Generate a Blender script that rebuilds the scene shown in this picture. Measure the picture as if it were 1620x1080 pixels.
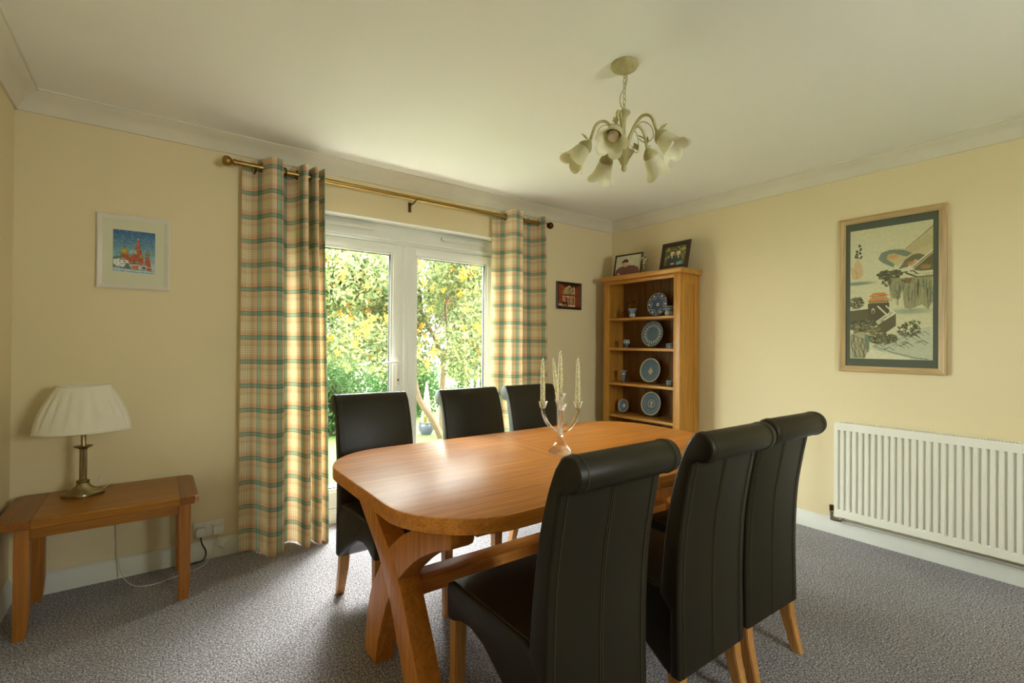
import bpy, bmesh, math, random
import numpy as np
from mathutils import Vector, Matrix, noise
random.seed(7)
rng = np.random.default_rng(7)
PI = math.pi
D, W, XL, H, YB = 3.225, 3.60, -0.532, 2.40, -1.70      # back wall, right wall, left wall, ceiling, rear wall
scene = bpy.context.scene
for o in list(bpy.data.objects): bpy.data.objects.remove(o)
COL = scene.collection

# ------------------------------------------------------------------ camera
cam_d = bpy.data.cameras.new('camera'); cam = bpy.data.objects.new('camera', cam_d); COL.objects.link(cam)
cam_d.sensor_width = 36; cam_d.lens = 36 * 766.04 / 1620; cam_d.clip_start = .02; cam_d.clip_end = 200
yaw, pitch, roll = .6384, .0051, .0080
Fw = Vector((math.sin(yaw)*math.cos(pitch), math.cos(yaw)*math.cos(pitch), math.sin(pitch)))
Rt = Vector((math.cos(yaw), -math.sin(yaw), 0)); Up = Rt.cross(Fw)
R2 = Rt*math.cos(roll) + Up*math.sin(roll); U2 = -Rt*math.sin(roll) + Up*math.cos(roll)
m = Matrix((R2, U2, -Fw)).transposed().to_4x4(); m.translation = (0, 0, 1.2235)
cam.matrix_world = m
scene.camera = cam

# ------------------------------------------------------------------ world, lights, exposure
world = bpy.data.worlds.new('world'); scene.world = world; world.use_nodes = True
wn = world.node_tree.nodes; wl = world.node_tree.links
bg = wn['Background']
bg.inputs[0].default_value = (.97, 1.0, 1.0, 1); bg.inputs[1].default_value = 4.3
scene.view_settings.view_transform = 'Standard'; scene.view_settings.look = 'None'
scene.view_settings.gamma = 1; scene.view_settings.use_curve_mapping = False
scene.view_settings.exposure = 2.92

def portal(name, loc, rot, sx, sy):
    l = bpy.data.lights.new(name, 'AREA'); l.shape = 'RECTANGLE'; l.size = sx; l.size_y = sy
    l.cycles.is_portal = True
    o = bpy.data.objects.new(name, l); COL.objects.link(o); o.location = loc; o.rotation_euler = rot
portal('door_portal', (1.49, 3.50, 1.05), (-PI/2, 0, 0), 1.6, 1.9)
portal('fill_window_portal', (1.65, YB-.16, 1.52), (PI/2, 0, 0), .9, .85)  # sky sampling for the fill opening added in the rear wall
sun_d = bpy.data.lights.new('sun', 'SUN'); sun_d.energy = 1.8; sun_d.angle = .40; sun_d.color = (1, .98, .94)
sun = bpy.data.objects.new('sun', sun_d); COL.objects.link(sun)
sun.rotation_euler = Vector((.42, .60, .74)).to_track_quat('Z', 'Y').to_euler()   # veiled sun high over the garden, to the right

# ------------------------------------------------------------------ materials
def S(r, g, b):
    f = lambda c: (c/255/12.92) if c/255 <= .04045 else ((c/255+.055)/1.055)**2.4
    return (f(r), f(g), f(b), 1)
MATS = {}
class NT:
    def __init__(s, name):
        s.m = bpy.data.materials.new(name); s.m.use_nodes = True
        s.n = s.m.node_tree.nodes; s.l = s.m.node_tree.links; s.b = s.n['Principled BSDF']
        s.out = s.n['Material Output']; MATS[name] = s.m
    def add(s, t, **k):
        n = s.n.new(t)
        for a, v in k.items(): setattr(n, a, v)
        return n
    def link(s, a, b): s.l.new(a, b)
    def coords(s, kind='Object', scale=(1,1,1), rot=(0,0,0), loc=(0,0,0)):
        tc = s.add('ShaderNodeTexCoord'); mp = s.add('ShaderNodeMapping')
        mp.inputs['Scale'].default_value = scale; mp.inputs['Rotation'].default_value = rot; mp.inputs['Location'].default_value = loc
        s.link(tc.outputs[kind], mp.inputs['Vector']); return mp.outputs[0]
    def noise(s, vec, scale, detail=3, rough=.5, dist=0):
        n = s.add('ShaderNodeTexNoise'); n.inputs['Scale'].default_value = scale; n.inputs['Detail'].default_value = detail
        n.inputs['Roughness'].default_value = rough; n.inputs['Distortion'].default_value = dist
        if vec: s.link(vec, n.inputs['Vector'])
        return n.outputs['Fac']
    def ramp(s, fac, stops, interp='LINEAR'):
        r = s.add('ShaderNodeValToRGB'); r.color_ramp.interpolation = interp
        e = r.color_ramp.elements
        while len(e) < len(stops): e.new(.5)
        for x, (p, c) in zip(e, stops): x.position = p; x.color = c
        s.link(fac, r.inputs[0]); return r.outputs[0]
    def mix(s, fac, a, b, mode='MIX'):
        n = s.add('ShaderNodeMixRGB', blend_type=mode)
        if isinstance(fac, (int, float)): n.inputs[0].default_value = fac
        else: s.link(fac, n.inputs[0])
        for i, v in ((1, a), (2, b)):
            if isinstance(v, tuple): n.inputs[i].default_value = v
            else: s.link(v, n.inputs[i])
        return n.outputs[0]
    def math(s, op, a, b=None):
        n = s.add('ShaderNodeMath', operation=op)
        for i, v in ((0, a), (1, b)):
            if v is None: continue
            if isinstance(v, (int, float)): n.inputs[i].default_value = v
            else: s.link(v, n.inputs[i])
        return n.outputs[0]
    def bump(s, h, strength=.2, dist=.002):
        n = s.add('ShaderNodeBump'); n.inputs['Strength'].default_value = strength; n.inputs['Distance'].default_value = dist
        s.link(h, n.inputs['Height']); s.link(n.outputs[0], s.b.inputs['Normal'])
    def set(s, **k):
        for a, v in k.items(): s.b.inputs[a.replace('_', ' ')].default_value = v
    def base(s, sock): s.link(sock, s.b.inputs['Base Color'])

def paint(name, c1, c2=None, rough=.5, metal=0, scale=6, bump=0, bscale=200, bdist=.001, **k):
    t = NT(name); v = t.coords()
    c2 = c2 or tuple(x*.85 for x in c1[:3]) + (1,)
    t.base(t.mix(t.noise(v, scale), c1, c2)); t.set(Roughness=rough, Metallic=metal, **k)
    if bump: t.bump(t.noise(v, bscale), bump, bdist)
    return t.m
def wood(name, light, dark, axis='x', rough=.35, grain=1.0, fine=1.0, coat=0.0):
    t = NT(name)
    sc = {'x': (1.3, 22, 22), 'y': (22, 1.3, 22), 'z': (22, 22, 1.3)}[axis]
    sc = tuple(c*grain for c in sc); v = t.coords('Object', sc)
    n1 = t.noise(v, 1.0, 5, .6, 1.4)
    sc2 = {'x': (3, 160, 160), 'y': (160, 3, 160), 'z': (160, 160, 3)}[axis]
    v2 = t.coords('Object', tuple(c*fine for c in sc2)); n2 = t.noise(v2, 1.0, 2, .6, .3)
    mid = tuple((a+b)/2 for a, b in zip(light, dark))
    c = t.ramp(n1, [(.28, dark), (.5, mid), (.68, light)])
    f = t.ramp(n2, [(.3, (.62, .6, .56, 1)), (.55, (1, 1, 1, 1))])
    t.base(t.mix(.75, c, f, 'MULTIPLY')); t.set(Roughness=rough)
    if coat: t.b.inputs['Coat Weight'].default_value = coat; t.b.inputs['Coat Roughness'].default_value = .12
    t.bump(n2, .12, .0006)
    return t.m

# wall paint: flat warm cream
def wallmat(name, c1, c2):
    t = NT(name); v = t.coords('Object')
    t.base(t.mix(t.noise(v, 1.2, 3), c1, c2)); t.set(Roughness=.75)
    t.bump(t.noise(v, 9, 4, .55), .25, .004)
    return t.m
M_wall = wallmat('cream_wall_paint', S(226,211,170), S(222,206,164))
M_ceil = wallmat('ceiling_paint', S(242,242,233), S(240,240,230))
M_cove = paint('coving_paint', S(226,220,198), rough=.6)
M_gloss = paint('white_gloss_paint', S(225,226,215), rough=.35)
M_pvc = paint('white_pvc', S(232,234,226), S(228,230,221), rough=.28, scale=2)
M_rad = paint('radiator_enamel', S(236,234,220), S(232,230,215), rough=.3, scale=2)
M_seal = paint('black_rubber_seal', S(40,40,38), rough=.7)
OAK_L, OAK_D = S(206,150,64), S(178,120,42)
for a in 'xyz': wood('oak_'+a, OAK_L, OAK_D, a, .38)
TL, TD = S(228,150,66), S(196,120,48)
for a in 'xyz': wood('table_oak_'+a, TL, TD, a, .36, 1.2, 1, 0); MATS['table_oak_'+a].node_tree.nodes['Principled BSDF'].inputs['Specular IOR Level'].default_value = .3
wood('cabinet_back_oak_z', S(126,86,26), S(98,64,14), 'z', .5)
wood('side_oak_x', S(168,108,20), S(134,80,10), 'x', .33); wood('side_oak_z', S(180,116,40), S(142,86,24), 'z', .4); wood('side_oak_y', S(150,90,18), S(116,66,10), 'y', .33)
wood('chair_leg_oak', S(205,150,84), S(176,118,58), 'z', .4)
wood('pale_frame_x', S(205,178,128), S(178,146,96), 'y', .5); wood('pale_frame_z', S(205,178,128), S(178,146,96), 'z', .5)
wood('dark_frame', S(62,42,24), S(40,26,14), 'z', .35)

t = NT('chair_leather'); v = t.coords()
t.base(t.mix(t.noise(v, 5), S(36,30,14), S(31,26,12))); t.set(Roughness=.43)
t.b.inputs['Specular IOR Level'].default_value = .32
t.bump(t.noise(v, 420, 3, .6), .18, .0006); M_leather = t.m
M_stitch = paint('tan_stitch', S(84,72,46), rough=.8)
M_dust = paint('leg_cap', S(30,24,18), rough=.6)

t = NT('grey_brown_carpet'); v = t.coords()
n1 = t.noise(v, 150, 3, .8); n2 = t.noise(v, 48, 3, .7); n3 = t.noise(v, 3.2, 4, .6)
c = t.ramp(n1, [(.41, S(50,43,44)), (.5, S(130,123,128)), (.59, S(218,214,224))])
c2 = t.ramp(n2, [(.3, (.62,.60,.58,1)), (.55, (1,1,1,1))])
c3 = t.ramp(n3, [(.35, (.86,.85,.84,1)), (.62, (1,1,1,1))])
t.base(t.mix(1, t.mix(.8, c, c2, 'MULTIPLY'), c3, 'MULTIPLY')); t.set(Roughness=.95)
t.b.inputs['Sheen Weight'].default_value = .25
t.bump(t.mix(.5, n1, n2), .9, .012); M_carpet = t.m

# tartan curtain: warp and weft stripe ramps averaged, uv in metres
t = NT('tartan_curtain'); uv = t.add('ShaderNodeUVMap'); sp = t.add('ShaderNodeSeparateXYZ'); t.link(uv.outputs[0], sp.inputs[0])
CR, PE, TE, TD_, GR, TN = S(252,241,214), S(234,196,166), S(140,182,170), S(60,110,94), S(152,176,140), S(238,216,186)
def stripes(out, per, off, wd=.15):
    f = t.math('FRACT', t.math('ADD', t.math('DIVIDE', out, per), off))
    st = [(0, TD_), (.022, TE), (wd, TD_), (wd+.022, PE), (.31, TN), (.40, CR), (.455, GR), (.466, CR), (.54, GR), (.551, CR), (.64, GR), (.651, CR), (.70, TN), (.74, GR), (.75, TN), (.80, GR), (.812, TN)]
    return t.ramp(f, st, 'CONSTANT')
wa, wb = stripes(sp.outputs[0], .158, .35, .20), stripes(sp.outputs[1], .1405, .2)
wv = t.mix(.55, t.mix(.5, wa, wb), t.mix(1, wa, wb, 'MULTIPLY'))
fine = t.coords('UV', (900, 900, 1)); chk = t.noise(fine, 1, 1)
wv = t.mix(.12, wv, t.ramp(chk, [(.3, (.6,.6,.55,1)), (.7, (1,1,1,1))]), 'MULTIPLY')
t.n.remove(t.b)
df = t.add('ShaderNodeBsdfDiffuse'); tr = t.add('ShaderNodeBsdfTranslucent'); mx = t.add('ShaderNodeMixShader'); mx.inputs[0].default_value = .24
t.link(wv, df.inputs[0]); warm = t.mix(.4, wv, (1, .80, .50, 1), 'MULTIPLY'); t.link(warm, tr.inputs[0])
t.link(df.outputs[0], mx.inputs[1]); t.link(tr.outputs[0], mx.inputs[2]); t.link(mx.outputs[0], t.out.inputs[0]); M_curt = t.m

M_brass = paint('antique_brass', S(172,142,80), S(136,108,54), rough=.32, metal=1, scale=12)
M_brassd = paint('dark_brass', S(96,74,40), S(70,54,28), rough=.4, metal=1)
M_lampmetal = paint('brushed_bronze', S(172,156,120), S(132,118,86), rough=.3, metal=1, scale=20)
t = NT('lampshade_fabric'); t.n.remove(t.b)
df = t.add('ShaderNodeBsdfDiffuse'); tr = t.add('ShaderNodeBsdfTranslucent'); mx = t.add('ShaderNodeMixShader'); mx.inputs[0].default_value = .3
v = t.coords(); cc = t.mix(t.noise(v, 14), S(250,247,230), S(242,237,216))
t.link(cc, df.inputs[0]); t.link(cc, tr.inputs[0]); t.link(df.outputs[0], mx.inputs[1]); t.link(tr.outputs[0], mx.inputs[2]); t.link(mx.outputs[0], t.out.inputs[0]); M_shade = t.m
t = NT('frosted_glass'); v = t.coords(); fc_ = t.mix(t.noise(v, 22, 3, .6, 1), S(246,243,220), S(236,233,204)); t.base(fc_)
t.set(Roughness=.3); tr = t.add('ShaderNodeBsdfTranslucent'); mx = t.add('ShaderNodeMixShader'); mx.inputs[0].default_value = .45
t.link(fc_, tr.inputs[0]); t.link(t.b.outputs[0], mx.inputs[1]); t.link(tr.outputs[0], mx.inputs[2]); t.link(mx.outputs[0], t.out.inputs[0]); M_frost = t.m
M_cream_metal = paint('cream_brushed_metal', S(196,186,132), S(150,140,86), rough=.45, scale=60, metal=.1)
M_bulb = paint('white_bulb', S(238,228,210), rough=.3)
def glassmat(name, col=(1,1,1,1), rough=0.0):
    t = NT(name); t.base(t.mix(0, col, col)); t.set(Roughness=rough, IOR=1.48); t.b.inputs['Transmission Weight'].default_value = 1
    return t.m
M_crystal = glassmat('clear_crystal', (1,1,1,1))
_n = M_crystal.node_tree; _t = _n.nodes.new('ShaderNodeBsdfTransparent'); _x = _n.nodes.new('ShaderNodeMixShader'); _x.inputs[0].default_value = .45
_n.links.new(_n.nodes['Principled BSDF'].outputs[0], _x.inputs[1]); _n.links.new(_t.outputs[0], _x.inputs[2]); _n.links.new(_x.outputs[0], _n.nodes['Material Output'].inputs[0])
t = NT('window_glass'); t.n.remove(t.b)
ga = t.add('ShaderNodeBsdfTransparent'); gb = t.add('ShaderNodeBsdfGlossy'); gb.inputs['Roughness'].default_value = .01
fr = t.add('ShaderNodeFresnel'); fr.inputs[0].default_value = 1.45; mx = t.add('ShaderNodeMixShader')
ge = t.add('ShaderNodeNewGeometry'); t.link(t.math('MULTIPLY', fr.outputs[0], t.math('SUBTRACT', 1.0, ge.outputs['Backfacing'])), mx.inputs[0]); ga.inputs[0].default_value = (.95, .97, .95, 1)
t.link(ga.outputs[0], mx.inputs[1]); t.link(gb.outputs[0], mx.inputs[2]); t.link(mx.outputs[0], t.out.inputs[0]); M_glass = t.m
t = NT('glitter_candle_wax'); v = t.coords('Object'); n = t.noise(v, 330, 2, .6)
t.base(t.ramp(n, [(.42, S(104,96,44)), (.50, S(240,230,172)), (.7, S(250,246,208))])); t.set(Roughness=.35)
t.b.inputs['Subsurface Weight'].default_value = .15; t.b.inputs['Subsurface Scale'].default_value = .01
t.bump(n, .5, .001); M_candle = t.m
M_jblue = paint('blue_jasper', S(108,136,156), S(100,128,150), rough=.7)
M_jdark = paint('deep_blue_jasper', S(86,102,136), S(78,94,128), rough=.7)
M_jwhite = paint('white_relief', S(220,216,196), S(206,202,180), rough=.7)
M_bronze = paint('dark_bronze', S(84,58,34), S(56,38,20), rough=.35, metal=.6)
M_gold = paint('greenish_gold', S(150,128,60), S(104,88,36), rough=.4, metal=.5)
M_white = paint('white_plastic', S(228,226,214), rough=.35)
M_cable = paint('white_cable', S(210,206,196), rough=.5); M_black = paint('black_cable', S(22,20,20), rough=.5)
M_chrome = paint('chrome', S(190,186,176), S(160,156,148), rough=.22, metal=1)
M_mat = paint('cream_mount_board', S(214,214,184), S(208,208,178), rough=.8)
M_gmat = paint('grey_green_mount', S(84,90,72), S(76,82,64), rough=.7)
M_wframe = paint('white_frame_paint', S(226,220,204), rough=.45)
t = NT('picture_print'); at = t.add('ShaderNodeAttribute'); at.attribute_name = 'Col'; t.base(at.outputs['Color']); t.set(Roughness=.45); M_print = t.m
# outdoors
M_grass = paint('lawn_grass', S(88,106,38), S(66,88,28), rough=.9, scale=5, bump=.8, bscale=60, bdist=.03)
M_leafs = []
for i, (a, b) in enumerate([((86,100,70),(64,82,52)), ((134,140,96),(106,114,74)), ((58,84,46),(44,68,34)), ((128,120,70),(110,102,54))]):
    t = NT('leaf_green_%s' % 'abcd'[i]); t.n.remove(t.b); v = t.coords()
    c = t.mix(t.noise(v, 3), S(*a), S(*b))
    df = t.add('ShaderNodeBsdfDiffuse'); tr = t.add('ShaderNodeBsdfTranslucent'); mx = t.add('ShaderNodeMixShader'); mx.inputs[0].default_value = .35
    t.link(c, df.inputs[0]); t.link(c, tr.inputs[0]); t.link(df.outputs[0], mx.inputs[1]); t.link(tr.outputs[0], mx.inputs[2]); t.link(mx.outputs[0], t.out.inputs[0])
    M_leafs.append(t.m)
t = NT('yellow_blossom'); t.n.remove(t.b); v = t.coords(); c = t.mix(t.noise(v, 9), S(236,172,74), S(226,150,60))
df = t.add('ShaderNodeBsdfDiffuse'); tr = t.add('ShaderNodeBsdfTranslucent'); mx = t.add('ShaderNodeMixShader'); mx.inputs[0].default_value = .4
t.link(c, df.inputs[0]); t.link(c, tr.inputs[0]); t.link(df.outputs[0], mx.inputs[1]); t.link(tr.outputs[0], mx.inputs[2]); t.link(mx.outputs[0], t.out.inputs[0]); M_flower = t.m
M_bark = paint('brown_bark', S(104,84,62), S(78,62,44), rough=.9, scale=20, bump=.6, bscale=50, bdist=.01)
M_barkg = paint('grey_bark', S(132,128,118), S(104,100,92), rough=.9, scale=20)
M_pot = paint('dark_blue_glazed_pot', S(78,82,92), S(56,60,70), rough=.25)
M_soil = paint('soil', S(110,92,70), rough=1)
M_brick = paint('render_wall', S(190,180,165), rough=.9)
M_patio = paint('pale_paving', S(172,168,158), S(158,152,142), rough=.85, scale=4)
M_cane = paint('pale_cane', S(206,192,150), rough=.7)

# ------------------------------------------------------------------ mesh helpers
def finish(bm, name, mats, parent=None, smooth=True, angle=35, kind=None):
    me = bpy.data.meshes.new(name)
    bmesh.ops.remove_doubles(bm, verts=bm.verts, dist=1e-6)
    bmesh.ops.recalc_face_normals(bm, faces=bm.faces)
    bm.to_mesh(me); bm.free()
    for x in (mats if isinstance(mats, (list, tuple)) else [mats]): me.materials.append(x)
    if smooth:
        me.polygons.foreach_set('use_smooth', [True]*len(me.polygons))
        me.set_sharp_from_angle(angle=math.radians(angle))
    o = bpy.data.objects.new(name, me); COL.objects.link(o)
    if parent: o.parent = parent
    if kind: o['kind'] = kind
    return o
def join(bm, b2, mi=0):
    me = bpy.data.meshes.new('tmp'); b2.to_mesh(me); b2.free()
    n = len(bm.faces); bm.from_mesh(me); bpy.data.meshes.remove(me)
    bm.faces.ensure_lookup_table()
    for f in bm.faces[n:]: f.material_index = mi
def box(x0, x1, y0, y1, z0, z1, bev=0, seg=2, bm=None, mi=0, mat=None):
    b = bmesh.new(); bmesh.ops.create_cube(b, size=1)
    bmesh.ops.scale(b, vec=(x1-x0, y1-y0, z1-z0), verts=b.verts)
    if bev: bmesh.ops.bevel(b, geom=b.edges[:], offset=bev, segments=seg, profile=.5, affect='EDGES')
    bmesh.ops.translate(b, vec=((x0+x1)/2, (y0+y1)/2, (z0+z1)/2), verts=b.verts)
    if mat is not None: bmesh.ops.transform(b, matrix=mat, verts=b.verts)
    if bm is None: return b
    join(bm, b, mi); return bm
def prism(pts, a0, a1, axis='x', bev=0, seg=2, bm=None, mi=0):
    """extrude a 2D polygon along axis; pts are the other two coords in order"""
    b = bmesh.new()
    def P(p, a): return {'x': (a, p[0], p[1]), 'y': (p[0], a, p[1]), 'z': (p[0], p[1], a)}[axis]
    v0 = [b.verts.new(P(p, a0)) for p in pts]; v1 = [b.verts.new(P(p, a1)) for p in pts]
    f0 = b.faces.new(v0); f1 = b.faces.new(v1[::-1]); n = len(pts)
    for i in range(n): b.faces.new((v0[i], v1[i], v1[(i+1) % n], v0[(i+1) % n]))
    bmesh.ops.recalc_face_normals(b, faces=b.faces)
    if bev:
        ed = [e for e in b.edges if f0 in e.link_faces or f1 in e.link_faces]
        bmesh.ops.bevel(b, geom=ed, offset=bev, segments=seg, profile=.5, affect='EDGES')
    bmesh.ops.triangulate(b, faces=[f for f in b.faces if len(f.verts) > 4])
    if bm is None: return b
    join(bm, b, mi); return bm
def lathe(prof, c=(0,0,0), n=24, bm=None, mi=0, sx=1, sy=1, mat=None, ang=0):
    b = bmesh.new(); rings = []
    for r, z in prof:
        if r < 1e-6: rings.append([b.verts.new((0, 0, z))])
        else: rings.append([b.verts.new((r*sx*math.cos(2*PI*i/n+ang), r*sy*math.sin(2*PI*i/n+ang), z)) for i in range(n)])
    for a, c2 in zip(rings, rings[1:]):
        for i in range(n):
            j = (i+1) % n
            if len(a) == 1 and len(c2) == 1: continue
            if len(a) == 1: b.faces.new((a[0], c2[i], c2[j]))
            elif len(c2) == 1: b.faces.new((a[i], a[j], c2[0]))
            else: b.faces.new((a[i], a[j], c2[j], c2[i]))
    if mat is not None: bmesh.ops.transform(b, matrix=mat, verts=b.verts)
    bmesh.ops.translate(b, vec=c, verts=b.verts)
    if bm is None: return b
    join(bm, b, mi); return bm
def tube(path, r, n=8, bm=None, mi=0, cap=True, flat=None):
    b = bmesh.new(); P = [Vector(p) for p in path]; rings = []; up = None
    for i, p in enumerate(P):
        tdir = (P[min(i+1, len(P)-1)] - P[max(i-1, 0)]).normalized()
        if up is None: up = tdir.orthogonal().normalized()
        up = (up - tdir*up.dot(tdir)).normalized(); s = tdir.cross(up)
        rr = r[i] if isinstance(r, (list, tuple)) else r
        rings.append([b.verts.new(p + (up*math.cos(2*PI*k/n) + s*math.sin(2*PI*k/n))*rr) for k in range(n)])
    for a, c in zip(rings, rings[1:]):
        for k in range(n): b.faces.new((a[k], a[(k+1) % n], c[(k+1) % n], c[k]))
    if cap: b.faces.new(rings[0][::-1]); b.faces.new(rings[-1])
    if bm is None: return b
    join(bm, b, mi); return bm
def spline(pts, k=8):
    P = [Vector(p) for p in pts]; out = []
    for i in range(len(P)-1):
        p0 = P[max(i-1, 0)]; p1 = P[i]; p2 = P[i+1]; p3 = P[min(i+2, len(P)-1)]
        for j in range(k):
            u = j/k; out.append(.5*((2*p1) + (-p0+p2)*u + (2*p0-5*p1+4*p2-p3)*u*u + (-p0+3*p1-3*p2+p3)*u**3))
    out.append(P[-1]); return out
def thing(name, label, cat, loc=(0,0,0), rotz=0, group=None):
    o = bpy.data.objects.new(name, None); COL.objects.link(o); o.location = loc; o.rotation_euler = (0, 0, rotz)
    o.empty_display_size = .05
    return tag(o, label, cat, group)
def tag(o, label, cat, group=None):
    o['label'] = label; o['category'] = cat
    if group: o['group'] = group
    return o
def struct(o): o['kind'] = 'structure'; return o
def copy_tree(o, parent=None):
    c = o.copy(); COL.objects.link(c)
    if parent: c.parent = parent
    for ch in [x for x in bpy.data.objects if x.parent == o]: copy_tree(ch, c)
    return c
RZ = lambda a: Matrix.Rotation(a, 4, 'Z')
M = MATS

# ------------------------------------------------------------------ room shell
struct(finish(box(XL-.3, W+.3, YB-.3, D+.30, -.12, 0), 'floor', M_carpet, smooth=False))
struct(finish(box(XL-.3, W+.3, YB-.3, D+.30, H, H+.12), 'ceiling', M_ceil, smooth=False))
struct(finish(box(XL-.3, XL, YB-.3, D+.30, 0, H), 'wall_left', M_wall, smooth=False))
struct(finish(box(W, W+.3, YB-.3, D+.30, 0, H), 'wall_right', M_wall, smooth=False))
OX0, OX1, OZ1 = .66, 2.345, 2.08                       # door opening
bm = box(XL, OX0, D, D+.30, 0, H); box(OX1, W, D, D+.30, 0, H, bm=bm); box(OX0, OX1, D, D+.30, OZ1, H, bm=bm)
struct(finish(bm, 'wall_back', M_wall, smooth=False))
RX0, RX1, RZ0, RZ1 = 1.2, 2.1, 1.1, 1.95                  # unseen window opening, added behind the camera to let in fill light
bm = box(XL, RX0, YB-.3, YB, 0, H); box(RX1, W, YB-.3, YB, 0, H, bm=bm); box(RX0, RX1, YB-.3, YB, RZ1, H, bm=bm); box(RX0, RX1, YB-.3, YB, 0, RZ0, bm=bm)
struct(finish(bm, 'wall_rear', M_wall, smooth=False))
# coving, profile out from wall / down from ceiling
cp = [(0,0), (0,-.09), (.010,-.09), (.014,-.082), (.030,-.052), (.052,-.028), (.080,-.014), (.084,-.008), (.092,-.008), (.092,0)]
def coving(name, kind):
    if kind == 'back': b = prism([(D-a, H+c) for a, c in cp], XL, W, 'x')
    if kind == 'right': b = prism([(W-a, H+c) for a, c in cp], YB, D, 'y')
    if kind == 'left': b = prism([(XL+a, H+c) for a, c in cp], YB, D, 'y')
    if kind == 'rear': b = prism([(YB+a, H+c) for a, c in cp], XL, W, 'x')
    return struct(finish(b, name, M_cove, angle=50))
for i, k in enumerate(['back', 'right', 'left', 'rear']): coving('trim_%d' % (i+1), k)
bp_ = [(0,0), (.017,0), (.017,.076), (.013,.082), (.013,.088), (.008,.096), (.004,.102), (0,.104)]
struct(finish(prism([(D-a, c) for a, c in bp_], XL, OX0, 'x'), 'baseboard_back', M_gloss, angle=50))
struct(finish(prism([(D-a, c) for a, c in bp_], OX1, W, 'x'), 'baseboard_back.001', M_gloss, angle=50))
struct(finish(prism([(W-a, c) for a, c in bp_], YB, D, 'y'), 'baseboard_right', M_gloss, angle=50))
struct(finish(prism([(XL+a, c) for a, c in bp_], YB, D, 'y'), 'baseboard_left', M_gloss, angle=50))

# ------------------------------------------------------------------ french doors (in the reveal)
FY0, FY1 = D+.13, D+.20
bm = box(OX0, OX0+.055, FY0, FY1, 0, 1.955, .004); box(OX1-.045, OX1, FY0, FY1, 0, 1.955, .004, bm=bm)
box(OX0, OX1, FY0, FY1, 1.945, OZ1, .004, bm=bm); box(OX0, OX1, FY0-.018, FY1, 0, .062, .006, bm=bm)
box(OX0, OX1, FY0-.008, FY1, .055, .10, .004, bm=bm)
box(OX0, OX1, FY0-.010, FY0+.01, 1.965, 1.985, .004, bm=bm)
struct(finish(bm, 'trim_5', M_pvc))
# reveal linings in plaster white
bm = box(OX0-.001, OX0+.004, D+.002, FY0, 0, OZ1); box(OX1-.004, OX1+.001, D+.002, FY0, 0, OZ1, bm=bm); box(OX0, OX1, D+.002, FY0, OZ1-.004, OZ1+.001, bm=bm)
struct(finish(bm, 'trim_6', M_gloss, smooth=False))
def door(name, x0, x1, gx0, gx1, handle):
    z0, z1, g0, g1 = .105, 1.942, .232, 1.866
    y0, y1 = FY0+.0, FY1-.005
    bm = box(x0, gx0-.018, y0-.012, y1, z0, z1, .004); box(gx1+.018, x1, y0-.012, y1, z0, z1, .004, bm=bm)
    box(gx0-.02, gx1+.02, y0-.012, y1, z0, g0-.018, .004, bm=bm); box(gx0-.02, gx1+.02, y0-.012, y1, g1+.018, z1, .004, bm=bm)
    o = struct(finish(bm, name, M_pvc))
    bm = bmesh.new()   # glazing bead, chamfered
    for (a, b, c, d) in ((gx0-.02, gx0, g0-.02, g1+.02), (gx1, gx1+.02, g0-.02, g1+.02), (gx0, gx1, g0-.02, g0), (gx0, gx1, g1, g1+.02)):
        box(a, b, y0-.004, y0+.03, c, d, .003, bm=bm)
    finish(bm, 'glazing_bead', M_pvc, o)
    bm = bmesh.new()
    for (a, b, c, d) in ((gx0-.001, gx0+.005, g0, g1), (gx1-.005, gx1+.001, g0, g1), (gx0, gx1, g0-.001, g0+.005), (gx0, gx1, g1-.005, g1+.001)):
        box(a, b, y0+.012, y0+.022, c, d, bm=bm)
    finish(bm, 'seal', M_seal, o, smooth=False)
    finish(box(gx0-.002, gx1+.002, y0+.016, y0+.019, g0-.002, g1+.002), 'pane', M_glass, o, smooth=False)
    if handle:
        hx = (gx1+.018+x1)/2 - .004
        p = finish(box(hx-.014, hx+.014, y0-.020, y0-.011, .915, 1.125, .005, 3), 'door_handle', M_white, o)
        path = spline([(hx, y0-.018, 1.082), (hx, y0-.052, 1.082), (hx-.02, y0-.062, 1.084), (hx-.06, y0-.060, 1.084), (hx-.13, y0-.056, 1.078)], 6)
        finish(tube(path, [.010]*10+[.0095]*8+[.008]*7, 10), 'lever', M_white, p)
        finish(lathe([(0,0), (.007,0), (.007,.004), (0,.004)], (hx, y0-.020, .955), 12, mat=Matrix.Rotation(PI/2, 4, 'X')), 'lock_cylinder', M_brassd, p)
    return o
door('door_1', .72, 1.487, .785, 1.383, True)
door('door_2', 1.51, 2.298, 1.598, 2.203, False)
bm = box(.705, .726, FY0+.012, FY0+.03, .10, 1.95); box(2.292, 2.306, FY0+.012, FY0+.03, .10, 1.95, bm=bm); box(.705, 2.306, FY0+.012, FY0+.03, 1.936, 1.95, bm=bm); box(.705, 2.306, FY0+.012, FY0+.03, .096, .11, bm=bm)
struct(finish(bm, 'trim_8', M_seal, smooth=False))
struct(finish(box(1.478, 1.522, FY0-.016, FY0+.02, .105, 1.942, .003), 'trim_7', M_pvc))
for i, (a, b) in enumerate(((.86, 1.255), (1.79, 2.205))):
    bm = box(a, b, FY0-.030, FY0-.0005, 2.022, 2.044, .004); box(a+.01, b-.01, FY0-.038, FY0-.026, 2.016, 2.028, .002, bm=bm)
    tag(finish(bm, 'trickle_vent', M_white), ['white trickle vent over the left glazed door', 'white trickle vent over the right glazed door'][i], 'vent', 'trickle vents over the doors')
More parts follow.
